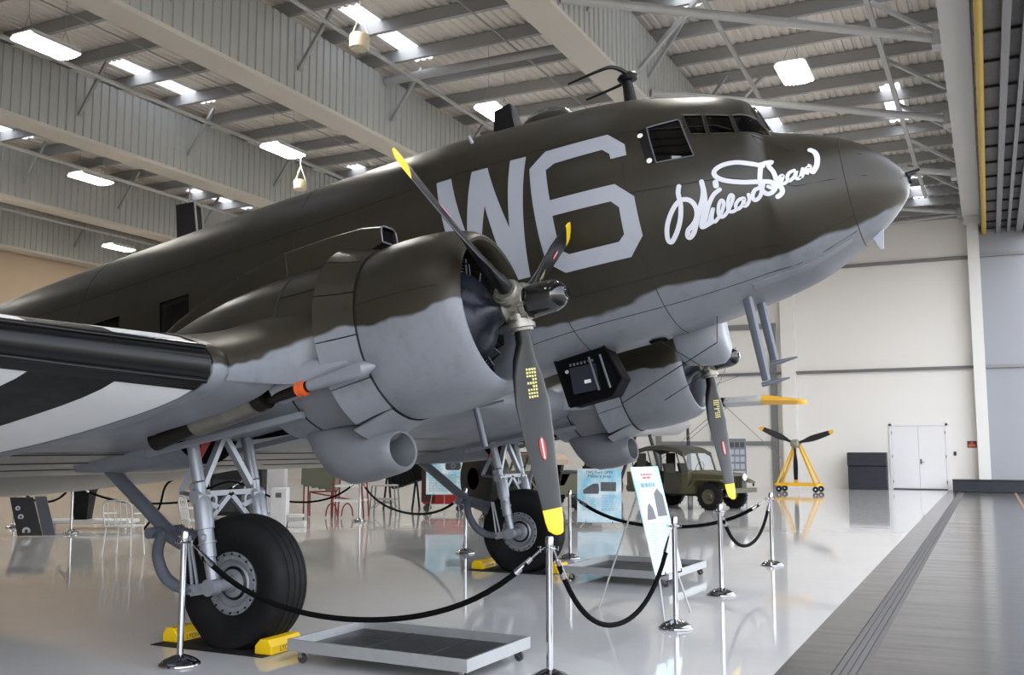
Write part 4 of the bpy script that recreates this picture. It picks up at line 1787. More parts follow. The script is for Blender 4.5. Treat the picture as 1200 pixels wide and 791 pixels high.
    gp('red_link', mb, 'red_paint', 'red painted retraction link')
    mb = MB()
    mb.bar((-6.235, yc - .165, 1.53), (-6.32, yc - .24, 1.28), .05, .05)
    mb.bar((-6.32, yc - .24, 1.28), (-6.0, yc - .30, 1.25), .03, .03)
    gp('dark_link', mb, 'gear_grey')
    # lower cross brace with triangular web
    mb = MB()
    y0, y1 = yc - .30, yc + .30
    P = lambda t, z: (-5.985, y0 + (y1 - y0) * t, z)
    for a, b in ((P(0, 1.28), P(1, 1.28)), (P(.02, 1.02), P(.5, 1.27)), (P(.98, 1.02), P(.5, 1.27)), (P(.02, 1.2), P(.25, 1.16)), (P(.98, 1.2), P(.75, 1.16))):
        mb.bar(a, b, .035, .045)
    for t in (.12, .88):
        c = P(t, 1.22)
        mb.lathe([(-.018, .06), (.018, .06), (.018, .035), (-.018, .035), (-.018, .06)], 'x', c, 16)
    gp('cross_brace', mb, 'gear_silver')
    # long drag strut to the rear
    mb = MB()
    mb.tube([(-7.55, yc, 1.54), (-6.66, yc, .90)], .062, 14)
    mb.tube([(-6.72, yc - .20, .915), (-6.72, yc + .20, .915)], .05, 12)
    mb.tube([(-6.70, yc - .1, .93), (-6.25, yc - .2, .80)], .045, 10)
    mb.tube([(-6.70, yc + .1, .93), (-6.25, yc + .2, .80)], .045, 10)
    gp('drag_strut', mb, 'gear_grey')


gear(6.72, 'near main wheel')
gear(12.36, 'far main wheel')
# tail wheel
mb = MB()
tw = NOSE - ROOT
xw = -17.4 * math.cos(PITCH) + tw.x
mb.lathe([(-.09, .1), (-.1, .2), (-.06, .27), (.06, .27), (.1, .2), (.09, .1)], 'y', (xw, 0, .27), 28)
tl = obj('tail_wheel', mb, 'tyre_rubber', plane, True)
mb = MB()
mb.tube([(xw, -.14, .27), (xw, -.14, .5), (xw + .1, 0, .75), (xw + .25, 0, 1.4)], .045, 10)
obj('tail_strut', mb, 'gear_grey', tl)
# ================================================================== THINGS ON THE FLOOR
# ---- stanchions
def stanchion_proto():
    t = thing('stanchion', 'x', 'stanchion', (0, 0, 0), 0, 'chrome rope stanchions')
    mb = MB()
    mb.lathe([(0, .150), (.008, .158), (.018, .155), (.024, .145), (.032, .14), (.05, .115), (.068, .075), (.078, .045), (.084, .028), (.084, 0)], 'z', n=36)
    obj('base', mb, 'chrome', t)
    mb = MB()
    mb.lathe([(.08, .025), (1.0, .025)], 'z', n=18)
    obj('post', mb, 'chrome', t)
    mb = MB()
    mb.lathe([(.955, .025), (.955, .030), (1.012, .030), (1.022, .024), (1.024, 0)], 'z', n=18)
    mb.lathe([(.925, .026), (.925, .044), (.935, .05), (.943, .044), (.943, .026)], 'z', n=18)
    for k in range(4):
        a = k * PI / 2 + .4
        c, s = math.cos(a), math.sin(a)
        mb.tube([(c * .045, s * .045, .934), (c * .065, s * .065, .925), (c * .065, s * .065, .95)], .006, 5)
    obj('collar', mb, 'chrome', t)
    return t


ST = [((-5.70, 5.90), 'chrome stanchion in front of the near main wheel, leftmost of the front rope line'),
      ((-2.93, 6.68), 'chrome stanchion nearest the viewer, its base cut off by the bottom edge'),
      ((-2.70, 9.07), 'chrome stanchion in front of the tilted blue sign, domed base in full view'),
      ((-2.82, 11.29), 'chrome stanchion just below the far propeller tip'),
      ((-2.86, 14.40), 'farthest chrome stanchion of the right-hand row, under the yellow propeller stand'),
      ((-5.78, 13.95), 'chrome stanchion behind the far main wheel beside the yellow propeller tip'),
      ((-7.55, 13.9), 'chrome stanchion left of the far main wheel, behind its drag strut'),
      ((-12.9, 18.75), 'chrome stanchion in front of the step stool, under the oil cooler scoop'),
      ((-16.21, 13.75), 'chrome stanchion at left, beside the black bin'),
      ((-18.49, 14.24), 'chrome stanchion at the far left edge of the photo'),
      ((-14.9, 17.2), 'chrome stanchion behind the white chairs')]
p0 = stanchion_proto()
for i, ((x, y), lab) in enumerate(ST):
    if i == 0:
        p0.location = (x, y, 0)
        p0['label'] = lab
    else:
        dup(p0, (x, y, 0), label=lab)


# ---- velvet ropes
def rope(a, b, sag, label, r=.021):
    A, B = Vector((a[0], a[1], .925)), Vector((b[0], b[1], .925))
    d = (B - A)
    d.z = 0
    d.normalize()
    A += d * .065
    B -= d * .065
    t = thing('velvet_rope', label, 'rope', ((A.x + B.x) / 2, (A.y + B.y) / 2, 0), 0, 'black velvet ropes')
    o = Vector((t.location.x, t.location.y, 0))
    pts = []
    n = 28
    for k in range(n + 1):
        f = k / n
        p = A.lerp(B, f)
        u = 2 * f - 1
        p.z -= sag * (1 - (.65 * u * u + .35 * u ** 4))
        pts.append(p - o)
    mb = MB()
    mb.tube(pts[1:-1], r, 10)
    obj('cord', mb, 'rope_black', t)
    for e, s in ((0, 1), (-1, -1)):
        p, q = pts[e], pts[e + 2 * s]
        mb = MB()
        mb.tube([p.lerp(q, .35), p.lerp(q, .95)], [r * .8, r * 1.25], 10)
        mb.tube([p, p.lerp(q, .35)], .008, 6)
        mb.tube([p + Vector((0, 0, -.02)), p + Vector((0, 0, .022)), p + d * s * .02 + Vector((0, 0, .02))], .006, 5)
        obj('hook', mb, 'chrome', t)


S = [s[0] for s in ST]
rope(S[0], S[1], .54, 'long black velvet rope sagging in front of the near main wheel')
rope(S[1], S[2], .70, 'deeply sagging black velvet rope between the nearest stanchion and the tilted sign')
rope(S[3], S[4], .50, 'short sagging black velvet rope at the right end of the rope line')
rope(S[5], S[4], .42, 'black velvet rope running behind the tilted blue sign', .026)
rope(S[6], S[7], .50, 'black rope passing in front of the red cart', .022)
rope(S[7], S[10], .48, 'black rope crossing in front of the red ladder rack', .022)
rope(S[8], S[10], .42, 'black rope looping behind the white chairs', .022)
rope(S[9], S[8], .36, 'black rope at the far left behind the display panel', .022)


# ---- drip trays on casters
def caster(parent, x, y, h=.10):
    mb = MB()
    mb.bar((x, y, h), (x, y, h - .012), .05, .05)
    for s in (-1, 1):
        mb.bar((x, y + s * .018, h - .01), (x + .015, y + s * .018, .04), .035, .004, up=(0, 1, 0))
    c = obj('caster', mb, 'chrome', parent, False)
    mb = MB()
    mb.lathe([(-.014, .012), (-.014, .034), (-.009, .038), (.009, .038), (.014, .034), (.014, .012)], 'y', (x + .015, y, .039), 18)
    obj('caster_wheel', mb, 'caster_rubber', c)


def tray(x0, x1, y0, y1, rz, label):
    cx, cy = (x0 + x1) / 2, (y0 + y1) / 2
    t = thing('drip_tray', label, 'tray', (cx, cy, 0), rz, 'galvanised drip trays on casters')
    w, d = (x1 - x0) / 2, (y1 - y0) / 2
    mb = MB()
    mb.box((-w + .01, -d + .01, .105), (w - .01, d - .01, .115))
    obj('tray_bottom', mb, 'tray_floor', t, False)
    for a, b in (((-w, -d), (w, -d + .02)), ((-w, d - .02), (w, d)), ((-w, -d + .02), (-w + .02, d - .02)), ((w - .02, -d + .02), (w, d - .02))):
        mb = MB()
        mb.box((a[0], a[1], .095), (b[0], b[1], .185))
        obj('tray_wall', mb, 'galvanised', t, False)
    for e in (-1, 1):
        mb = MB()
        mb.box((e * w * .35 - .003, -d + .02, .115), (e * w * .35 + .003, d - .02, .119))
        obj('tray_seam', mb, 'tray_floor', t, False)
    for sx in (-1, 1):
        for sy in (-1, 1):
            caster(t, sx * (w - .08), sy * (d - .07))


tray(-4.98, -3.36, 6.28, 7.27, R(-2), 'large galvanised drip tray on casters in the foreground under the near engine')
tray(-4.88, -3.48, 11.6, 13.05, R(-3), 'galvanised drip tray on casters farther back, under the far engine')


# ---- wheel chocks and floor mats
def chock(x, y, rz, label, w=.40):
    t = thing('wheel_chock', label, 'chock', (x, y, 0), rz, 'yellow wheel chocks')
    mb = MB()
    pr = [(-.085, 0.006), (.085, 0.006), (.085, .075), (.05, .125), (-.035, .125), (-.085, .07)]
    mb.prism(pr, 'y', -w / 2, w / 2)
    o = obj('block', mb, 'chock_yellow', t, False)
    bv = o.modifiers.new('bevel', 'BEVEL')
    bv.width = .008
    bv.segments = 2
    m = text_mb('LYON AM', .06, .24)
    m.xf(Matrix.Translation((.0862, .03, .042)) @ Matrix.Rotation(PI / 2, 4, 'Z') @ Matrix.Rotation(PI / 2, 4, 'X'))
    obj('stencil', m, 'marking_black', t, False)
    m = text_mb('LYON AM', .06, .24)
    m.xf(Matrix.Translation((-.0862, -.03, .038)) @ Matrix.Rotation(-PI / 2, 4, 'Z') @ Matrix.Rotation(PI / 2, 4, 'X'))
    obj('stencil', m, 'marking_black', t, False)


chock(-5.36, 6.66, 0, 'yellow wheel chock in front of the near wheel, lettering toward the drip tray')
chock(-6.42, 6.72, PI, 'yellow wheel chock behind the near wheel, half hidden by a stanchion')
chock(-5.30, 12.36, 0, 'yellow wheel chock in front of the far wheel, behind the nearest stanchion post')
chock(-6.42, 12.36, PI, 'yellow wheel chock behind the far wheel')
for y, w in ((6.72, 'near'), (12.36, 'far')):
    mb = MB()
    mb.box((-6.5, y - .34, .0), (-5.30, y + .31, .006))
    tag(obj('floor_mat', mb, 'mat_black', None, False), 'thin black drip mat under the %s main wheel' % w, 'mat')


# ---- easel signs
def sheet_lines(parent, x0, x1, z0, z1, n, m='sign_ink_pale', h=.012, seed=1):
    rnd = random.Random(seed)
    mb = MB()
    for k in range(n):
        z = z1 - (z1 - z0) * k / n
        x = x0
        xe = x1 - (x1 - x0) * rnd.random() * .25
        while x < xe:
            w = min(.03 + .06 * rnd.random(), xe - x)
            mb.box((x, -.0095, z - h), (x + w, -.0085, z))
            x += w + .014
    return obj('print_lines', mb, m, parent, False)


def sign(x, y, z0, w, h, rz, tilt, label, kind, legs=True, foot=0.):
    """a printed board on a light tripod easel; the board's front faces -Y before turning"""
    t = thing('easel_sign', label, 'sign', (x, y, 0), rz)
    B = Matrix.Translation((0, 0, z0)) @ Matrix.Rotation(tilt, 4, 'X')
    mb = MB()
    mb.box((-w / 2, -.008, 0), (w / 2, .004, h))
    bd = obj('board', mb, 'sign_blue', t, False)
    bd.matrix_basis = B
    X = Matrix.Rotation(PI / 2, 4, 'X')
    if kind == 'jeep':
        for txt, zz, ww in (('1942 Ford GPW', .93, .60), ('Military Jeep', .86, .52)):
            m = text_mb(txt, .085 * h, ww * w)
            m.xf(Matrix.Translation((0, -.0092, zz * h)) @ X)
            obj('title', m, 'sign_ink', bd, False)
        mb = MB()
        q = [(-.36, .53), (-.02, .53), (.0, .60), (-.02, .72), (-.14, .72), (-.30, .64), (-.37, .60)]
        mb.prism([(a * w, b * h) for a, b in q], 'y', -.0095, -.0085)
        obj('photo', mb, 'photo_grey', bd, False)
        mb = MB()
        mb.box((.03 * w, -.0095, .58 * h), (.38 * w, -.0085, .75 * h))
        obj('photo', mb, 'photo_grey', bd, False)
        sheet_lines(bd, -.38 * w, -.03 * w, .2 * h, .46 * h, 8, h=.008, seed=2)
        sheet_lines(bd, .05 * w, .40 * w, .2 * h, .50 * h, 9, h=.008, seed=3)
        sheet_lines(bd, .22 * w, .42 * w, .03 * h, .09 * h, 2, 'sign_ink', h=.008, seed=9)
    elif kind == 'tall':
        for k, (zz, a) in enumerate(((.935, .22), (.905, .17))):
            sheet_lines(bd, -a * w, a * w, (zz - .03) * h, zz * h, 1, 'sign_red', .022, seed=4 + k)
        sheet_lines(bd, -.30 * w, .34 * w, .80 * h, .845 * h, 1, 'steel_blue', .045, seed=6)
        mb = MB()
        mb.box((-.42 * w, -.0092, .50 * h), (.02 * w, -.0085, .74 * h))
        obj('photo', mb, 'sign_white', bd, False)
        mb = MB()
        mb.prism([(-.36 * w, .50 * h), (-.02 * w, .50 * h), (-.05 * w, .60 * h), (-.15 * w, .66 * h), (-.25 * w, .62 * h)], 'y', -.0098, -.009)
        obj('photo', mb, 'photo_grey', bd, False)
        mb = MB()
        mb.prism([(.06 * w, .52 * h), (.42 * w, .52 * h), (.42 * w, .72 * h), (.25 * w, .79 * h), (.10 * w, .74 * h)], 'y', -.0095, -.0085)
        obj('photo', mb, 'photo_grey', bd, False)
        sheet_lines(bd, -.40 * w, .40 * w, .12 * h, .46 * h, 14, h=.007, seed=7)
    else:
        sheet_lines(bd, -.30 * w, .28 * w, .92 * h, .97 * h, 1, 'sign_ink', .03, seed=8)
        mb = MB()
        mb.prism([(.02 * w, .68 * h), (.06 * w, .64 * h), (.40 * w, .64 * h), (.44 * w, .70 * h), (.44 * w, .80 * h), (.38 * w, .86 * h), (.10 * w, .86 * h), (.02 * w, .80 * h)], 'y', -.0095, -.0085)
        obj('photo', mb, 'sign_board_dark', bd, False)
        mb = MB()
        mb.lathe([(-.0105, .07), (-.0096, .07), (-.0096, .03), (-.0105, .03), (-.0105, .07)], 'y', (.23 * w, 0, .75 * h), 16)
        obj('photo', mb, 'photo_grey', bd, False)
        sheet_lines(bd, -.42 * w, -.04 * w, .55 * h, .86 * h, 9, seed=10)
        sheet_lines(bd, -.42 * w, .42 * w, .06 * h, .52 * h, 14, seed=11)
    # easel
    top = B @ Vector((0, .02, h * .93))
    for s in (-1, 1):
        mb = MB()
        lo = B @ Vector((s * w * .34, .012, 0))
        mb.tube([top + Vector((s * .02, 0, 0)), lo, (s * (w * .42 + foot), lo.y - .10, .0)], .010, 7)
        obj('easel_leg', mb, 'brace_grey', t)
        mb = MB()
        mb.tube([B @ Vector((s * w * .30, .01, -.012)), B @ Vector((s * w * .30, -.05, -.012)), B @ Vector((s * w * .30, -.055, .02))], .008, 6)
        obj('easel_peg', mb, 'marking_black', t)
    mb = MB()
    mb.tube([top, (0, top.y + .55, 0)], .010, 7)
    obj('easel_leg', mb, 'brace_grey', t)
    mb = MB()
    a, b = B @ Vector((-w * .34, .018, .0)), B @ Vector((w * .34, .018, .0))
    mb.tube([a, b], .010, 6)
    obj('easel_bar', mb, 'brace_grey', t)
    return t


sign(-7.45, 19.6, .10, .93, 1.12, R(16), R(-6), 'pale blue sign headed 1942 Ford GPW Military Jeep on a low easel', 'jeep')
sign(-12.30, 21.55, .50, .92, .94, R(30), R(-6), 'pale blue engine sign on an easel in front of the red cart', 'engine')
sign(-2.95, 9.70, .42, .60, 1.08, R(81), R(-14), 'tilted narrow-looking blue sign on a thin tripod beside the right stanchions', 'tall', True, .05)


# ---- red tool cart behind the engine sign
t = thing('tool_cart', 'red tool cart with a tall slatted dark red back on casters', 'cart', (-12.95, 22.7, 0), R(25))
mb = MB()
mb.bbox((-.55, -.28, .20), (.50, .28, .62), .02)
obj('cart_body', mb, 'red_paint', t)
mb = MB()
mb.box((-.58, -.3, .25), (-.22, .3, 1.20))
tb = obj('tool_chest', mb, 'dark_red_paint', t, False)
for k in range(7):
    mb = MB()
    mb.box((-.57, -.318, .30 + k * .126), (-.23, -.30, .41 + k * .126))
    obj('drawer', mb, 'dark_red_paint', tb, False)
for x in (-.45, .4):
    for y in (-.2, .2):
        mb = MB()
        mb.lathe([(-.02, .0), (-.02, .09), (.02, .09), (.02, 0)], 'y', (x, y, .09), 18)
        mb.box((x - .03, y - .03, .12), (x + .03, y + .03, .21))
        obj('cart_wheel', mb, 'caster_rubber', t)


# ---- red ladder rack
t = thing('ladder_rack', 'tall red metal stand with white steps behind the near wheel', 'ladder', (-13.9, 19.8, 0), R(20))
for x in (-.32, .30):
    for y in (-.25, .25):
        mb = MB()
        mb.tube([(x + (.10 if x > 0 else -.05), y, 0), (x, y, 1.25)], .022, 8)
        obj('rail', mb, 'brick_red', t)
for k, z in enumerate((.38, .72, 1.02)):
    mb = MB()
    mb.box((-.34 + .03 * k, -.27, z), (.36 - .03 * k, .27, z + .05))
    obj('step', mb, 'white_metal', t, False)
mb = MB()
mb.tube([(-1.0, 0, .60), (-.32, 0, .62)], .02, 8)
mb.tube([(-1.0, 0, .02), (-1.0, 0, .60)], .02, 8)
mb.tube([(-.95, 0, .58), (.35, 0, .36)], .018, 8)
for a in range(2):
    c = .0 if a else -.38
    mb.tube([(c + .14 * math.cos(PI * k / 8), -.26, .04 + .3 * math.sin(PI * k / 8)) for k in range(9)], .016, 6)
obj('side_frame', mb, 'brick_red', t)

# ---- grey step stool
t = thing('step_stool', 'small grey metal step stool behind the rope, under the oil cooler', 'stool', (-13.7, 21.0, 0), R(20))
for x in (-.28, .28):
    for y in (-.2, .2):
        mb = MB()
        mb.tube([(x * 1.2, y * 1.2, 0), (x, y, .72)], .018, 8)
        obj('leg', mb, 'gear_grey', t)
for z in (.36, .70):
    mb = MB()
    mb.bbox((-.30, -.22, z), (.30, .22, z + .035), .008)
    obj('step', mb, 'galvanised', t)
for y in (-.22, .22):
    mb = MB()
    mb.tube([(-.30, y, .15), (-.15, y, .3), (.15, y, .3), (.30, y, .15)], .012, 6)
    obj('brace', mb, 'gear_grey', t)

# ---- ribbed black engine block hanging on a frame behind the stool
t = thing('ribbed_block', 'black ribbed cylinder block lying tilted above the step stool', 'engine', (-14.4, 22.9, 0), R(15))
mb = MB()
M = Matrix.Translation((.3, 0, .98)) @ Matrix.Rotation(R(-18), 4, 'Y')
mb.box((-.62, -.25, -.24), (.62, .25, .24))
mb.xf(M)
obj('block', mb, 'cylinder_black', t, False)
for k in range(12):
    mb = MB()
    x = -.58 + k * .105
    mb.box((x, -.28, -.27), (x + .035, .28, .27))
    mb.xf(M)
    obj('fin', mb, 'soot_black', t, False)
for x in (-.4, .4):
    mb = MB()
    mb.tube([(x, -.35, 0), (x, 0, 1.0 - x * .3), (x, .35, 0)], .03, 8)
    obj('trestle', mb, 'marking_black', t)

# ---- olive canvas cover on a stand
t = thing('canvas_cover', 'grey green canvas cover draped over a low stand left of the ladder', 'cover', (-15.4, 20.6, 0), R(20))
mb = MB()
n = 14
rings = []
for i in range(n + 1):
    x = -.42 + .84 * i / n
    rings.append([(x, -.24, .72 - .16 * (i / n) + .03 * math.sin(i * 2.1)), (x, -.2, 1.3), (x, .2, 1.3), (x, .24, .74 - .16 * (i / n) + .03 * math.cos(i * 1.7))])
mb.loft(rings, True, True)
obj('cover', mb, 'olive_canvas', t)
mb = MB()
for x in (-.36, .36):
    for y in (-.18, .18):
        mb.tube([(x, y, 0), (x, y, 1.25)], .02, 6)
obj('stand', mb, 'brick_red', t)

# ---- white cabinets and a black box behind the near wheel
t = thing('white_pedestal', 'narrow white metal pedestal just right of the near landing gear leg', 'pedestal', (-13.55, 16.75, 0), R(28))
mb = MB()
mb.bbox((-.17, -.17, 0), (.17, .17, .82), .012)
o = obj('body', mb, 'white_metal', t)
mb = MB()
mb.bbox((.20, -.15, .0), (.55, .15, .12), .01)
mb.bbox((.20, -.12, .20), (.5, .12, .27), .01)
obj('low_shelf', mb, 'white_metal', t)
mb = MB()
mb.box((-.06, -.178, .62), (.06, -.17, .72))
obj('panel', mb, 'gear_grey', t, False)
t = thing('white_cabinet', 'tall white cabinet standing behind the white pedestal', 'cabinet', (-16.6, 20.4, 0), R(28))
mb = MB()
mb.bbox((-.22, -.2, 0), (.22, .2, 1.6), .015)
o = obj('body', mb, 'white_metal', t)
mb = MB()
mb.box((-.19, -.212, .1), (.19, -.2, 1.5))
obj('door', mb, 'door_white', t, False)
t = thing('black_console', 'black equipment console behind the near landing gear', 'console', (-16.3, 18.6, 0), R(28))
mb = MB()
mb.bbox((-.62, -.25, .05), (.62, .25, 1.28), .02)
o = obj('body', mb, 'speaker_black', t)
mb = MB()
mb.box((.36, -.262, 1.0), (.52, -.25, 1.1))
obj('label_plate', mb, 'script_white', t, False)
for k in range(2):
    mb = MB()
    mb.box((-.55 + .56 * k, -.258, .15), (-.02 + .56 * k, -.25, .9))
    obj('door', mb, 'sign_board_dark', t, False)


# ---- white metal chairs
def chair():
    t = thing('metal_chair', 'x', 'chair', (0, 0, 0), 0, 'white metal chairs')
    for s in (-1, 1):
        for e in (-1, 1):
            mb = MB()
            mb.tube([(s * .23, e * .22, 0), (s * .20, e * .19, .45)], .012, 8)
            obj('leg', mb, 'white_metal', t)
    mb = MB()
    for k in range(7):
        mb.bbox((-.22, -.20 + k * .06, .445), (.22, -.155 + k * .06, .465), .004)
    obj('seat', mb, 'white_metal', t)
    mb = MB()
    mb.tube(catmull([(-.22, .19, .45), (-.23, .24, .68), (-.2, .26, .82), (0, .28, .86), (.2, .26, .82), (.23, .24, .68), (.22, .19, .45)], 4), .013, 8)
    for k in range(4):
        x = -.15 + k * .1
        mb.tube([(x, .2, .46), (x, .27, .84)], .008, 6)
    obj('backrest', mb, 'white_metal', t)
    for s in (-1, 1):
        mb = MB()
        mb.tube([(s * .23, -.2, .45), (s * .25, -.2, .64), (s * .25, .22, .66)], .012, 8)
        obj('armrest', mb, 'white_metal', t)
    return t


c0 = chair()
c0.location = (-12.15, 11.3, 0)
c0.rotation_euler = (0, 0, R(200))
c0['label'] = 'white metal chair nearest the viewer, left of the near drag strut'
dup(c0, (-12.05, 12.75, 0), R(150), 'white metal chair behind the near drag strut, second of the pair')

# ---- low white platform with the black bin
t = thing('work_platform', 'low white work platform on short legs at the far left', 'platform', (-16.75, 14.75, 0), R(26))
mb = MB()
mb.bbox((-1.0, -.3, .12), (.85, .3, .19), .01)
obj('deck', mb, 'white_metal', t)
for x in (-.9, .75):
    for y in (-.22, .22):
        mb = MB()
        mb.tube([(x, y, 0), (x, y, .125)], .03, 8)
        obj('leg', mb, 'white_metal', t)
t = thing('waste_bin', 'tall tapered black bin standing on the low white platform', 'bin', (-16.95, 14.66, .19), R(26))
mb = MB()
sq = lambda h, z: [(-h, -h, z), (h, -h, z), (h, h, z), (-h, h, z)]
mb.loft([sq(.13, 0), sq(.19, .58), sq(.21, .59), sq(.21, .63), sq(.18, .63), sq(.17, .58), sq(.12, .03)], True, True)
obj('bin_body', mb, 'mat_black', t, False)
mb = MB()
mb.box((-.10, -.212, .598), (.10, -.208, .622))
obj('rim_plate', mb, 'sign_board_dark', t, False)

# ---- leaning display panels
t = thing('leaning_board', 'leaning dark display board with pale figures at the far left', 'board', (-16.35, 12.95, 0), R(38))
t.scale = (.72, .72, .72)
mb = MB()
mb.loft([[(-.30, -.02, .02), (.30, -.02, .02), (.30, .02, .02), (-.30, .02, .02)], [(-.62, .30, 1.0), (-.05, .30, 1.0), (-.05, .34, 1.0), (-.62, .34, 1.0)]], True, True)
o = obj('dark_board', mb, 'sign_board_dark', t, False)
mb = MB()
mb.loft([[(.32, -.02, .02), (.62, -.02, .02), (.62, .02, .02), (.32, .02, .02)], [(-.02, .30, 1.02), (.28, .30, 1.02), (.28, .34, 1.02), (-.02, .34, 1.02)]], True, True)
obj('grey_board', mb, 'gear_grey', t, False)
for px, pz, rr in ((-.38, .72, .06), (-.28, .5, .07), (-.1, .14, .10)):
    y = -.025 + .32 * (pz - .02)
    mb = MB()
    mb.lathe([(-.008, rr), (.0, rr), (.0, rr * .45), (-.008, rr * .45), (-.008, rr)], 'y', (px, y, pz), 14)
    obj('pale_figure', mb, 'script_white', t, False)
mb = MB()
mb.tube([(-.3, .32, .98), (-.1, .75, 0)], .02, 6)
mb.tube([(.1, .32, .98), (.3, .75, 0)], .02, 6)
obj('prop_leg', mb, 'gear_grey', t)

# ---- loose black hose under the near wing
mb = MB()
mb.tube(catmull([(-15.2, 14.6, .02), (-15.0, 14.8, .45), (-14.7, 14.7, .95), (-14.5, 15.1, 1.10), (-14.3, 15.4, .9), (-14.1, 15.2, .85), (-13.9, 15.6, .98), (-13.6, 15.9, .80), (-13.5, 15.9, .4), (-13.5, 16.0, .02)], 6), .022, 8)
tag(obj('black_hose', mb, 'rope_black'), 'loose black hose looping up behind the near drag strut', 'hose')

# ---- black round engine behind the far wheel, with a propeller blade
t = thing('display_engine', 'big black round engine on a stand behind the far main wheel', 'engine', (-10.6, 20.5, 0), R(60))
mb = MB()
mb.lathe([(-.35, .25), (-.32, .62), (-.25, .68), (.2, .68), (.28, .62), (.30, .45), (.2, .40)], 'x', (0, 0, .95), 36)
obj('cowl_ring', mb, 'cylinder_black', t)
mb = MB()
mb.lathe([(.1, .42), (.25, .3), (.42, .2), (.5, .08), (.55, 0)], 'x', (0, 0, .95), 24)
obj('crankcase', mb, 'engine_grey', t)
for k in range(9):
    a = 2 * PI * k / 9
    mb = MB()
    mb.tube([(.12, .22 * math.cos(a), .95 + .22 * math.sin(a)), (.12, .56 * math.cos(a), .95 + .56 * math.sin(a))], .09, 10)
    obj('cylinder', mb, 'soot_black', t)
mb = MB()
for y in (-.45, .45):
    mb.tube([(-.3, y, 0), (-.1, y * .6, .6)], .04, 8)
    mb.tube([(.3, y, 0), (-.1, y * .6, .6)], .04, 8)
obj('stand', mb, 'marking_black', t)
t = thing('spare_blade', 'dark propeller blade with an orange tip hanging behind the near propeller', 'propeller', (-8.75, 19.9, 0), R(10))
mb = blade_mesh(270, .62)
mb.xf(Matrix.Translation((0, 0, 2.0)))
obj('blade', mb, ['prop_black', 'wing_yellow'], t)
mb = MB()
mb.lathe([(-.15, .12), (.15, .12), (.25, .06), (.26, 0)], 'x', (0, 0, 2.0), 20)
mb.tube([(-.1, 0, 2.0), (-.5, .25, .9), (-.5, .25, 0)], .05, 8)
mb.tube([(-.75, .25, .02), (-.25, .25, .02)], .04, 8)
obj('stand', mb, 'gear_grey', t)


# ---- jeeps
def wheel(parent, x, y, z, r=.36, w=.16, name='wheel'):
    mb = MB()
    pr = [(-w / 2, r * .55), (-w / 2, r * .9), (-w * .38, r), (w * .38, r), (w / 2, r * .9), (w / 2, r * .55)]
    mb.lathe(pr, 'y', (x, y, z), 28)
    for k in range(20):
        a = 2 * PI * k / 20
        p = Vector((x + r * math.cos(a), y, z + r * math.sin(a)))
        mb.bar(p + Vector((0, -w * .42, 0)), p + Vector((0, w * .42, 0)), .05, .03)
    o = obj(name, mb, 'tyre_rubber', parent, True, None, 30)
    mb = MB()
    s = 1 if y > 0 else -1
    mb.lathe([(s * w * .4, r * .58), (s * w * .3, r * .5), (s * w * .2, r * .3), (s * w * .5, r * .2), (s * w * .5, 0)], 'y', (x, y, z), 20)
    obj('rim', mb, 'jeep_olive', o, True)
    return o


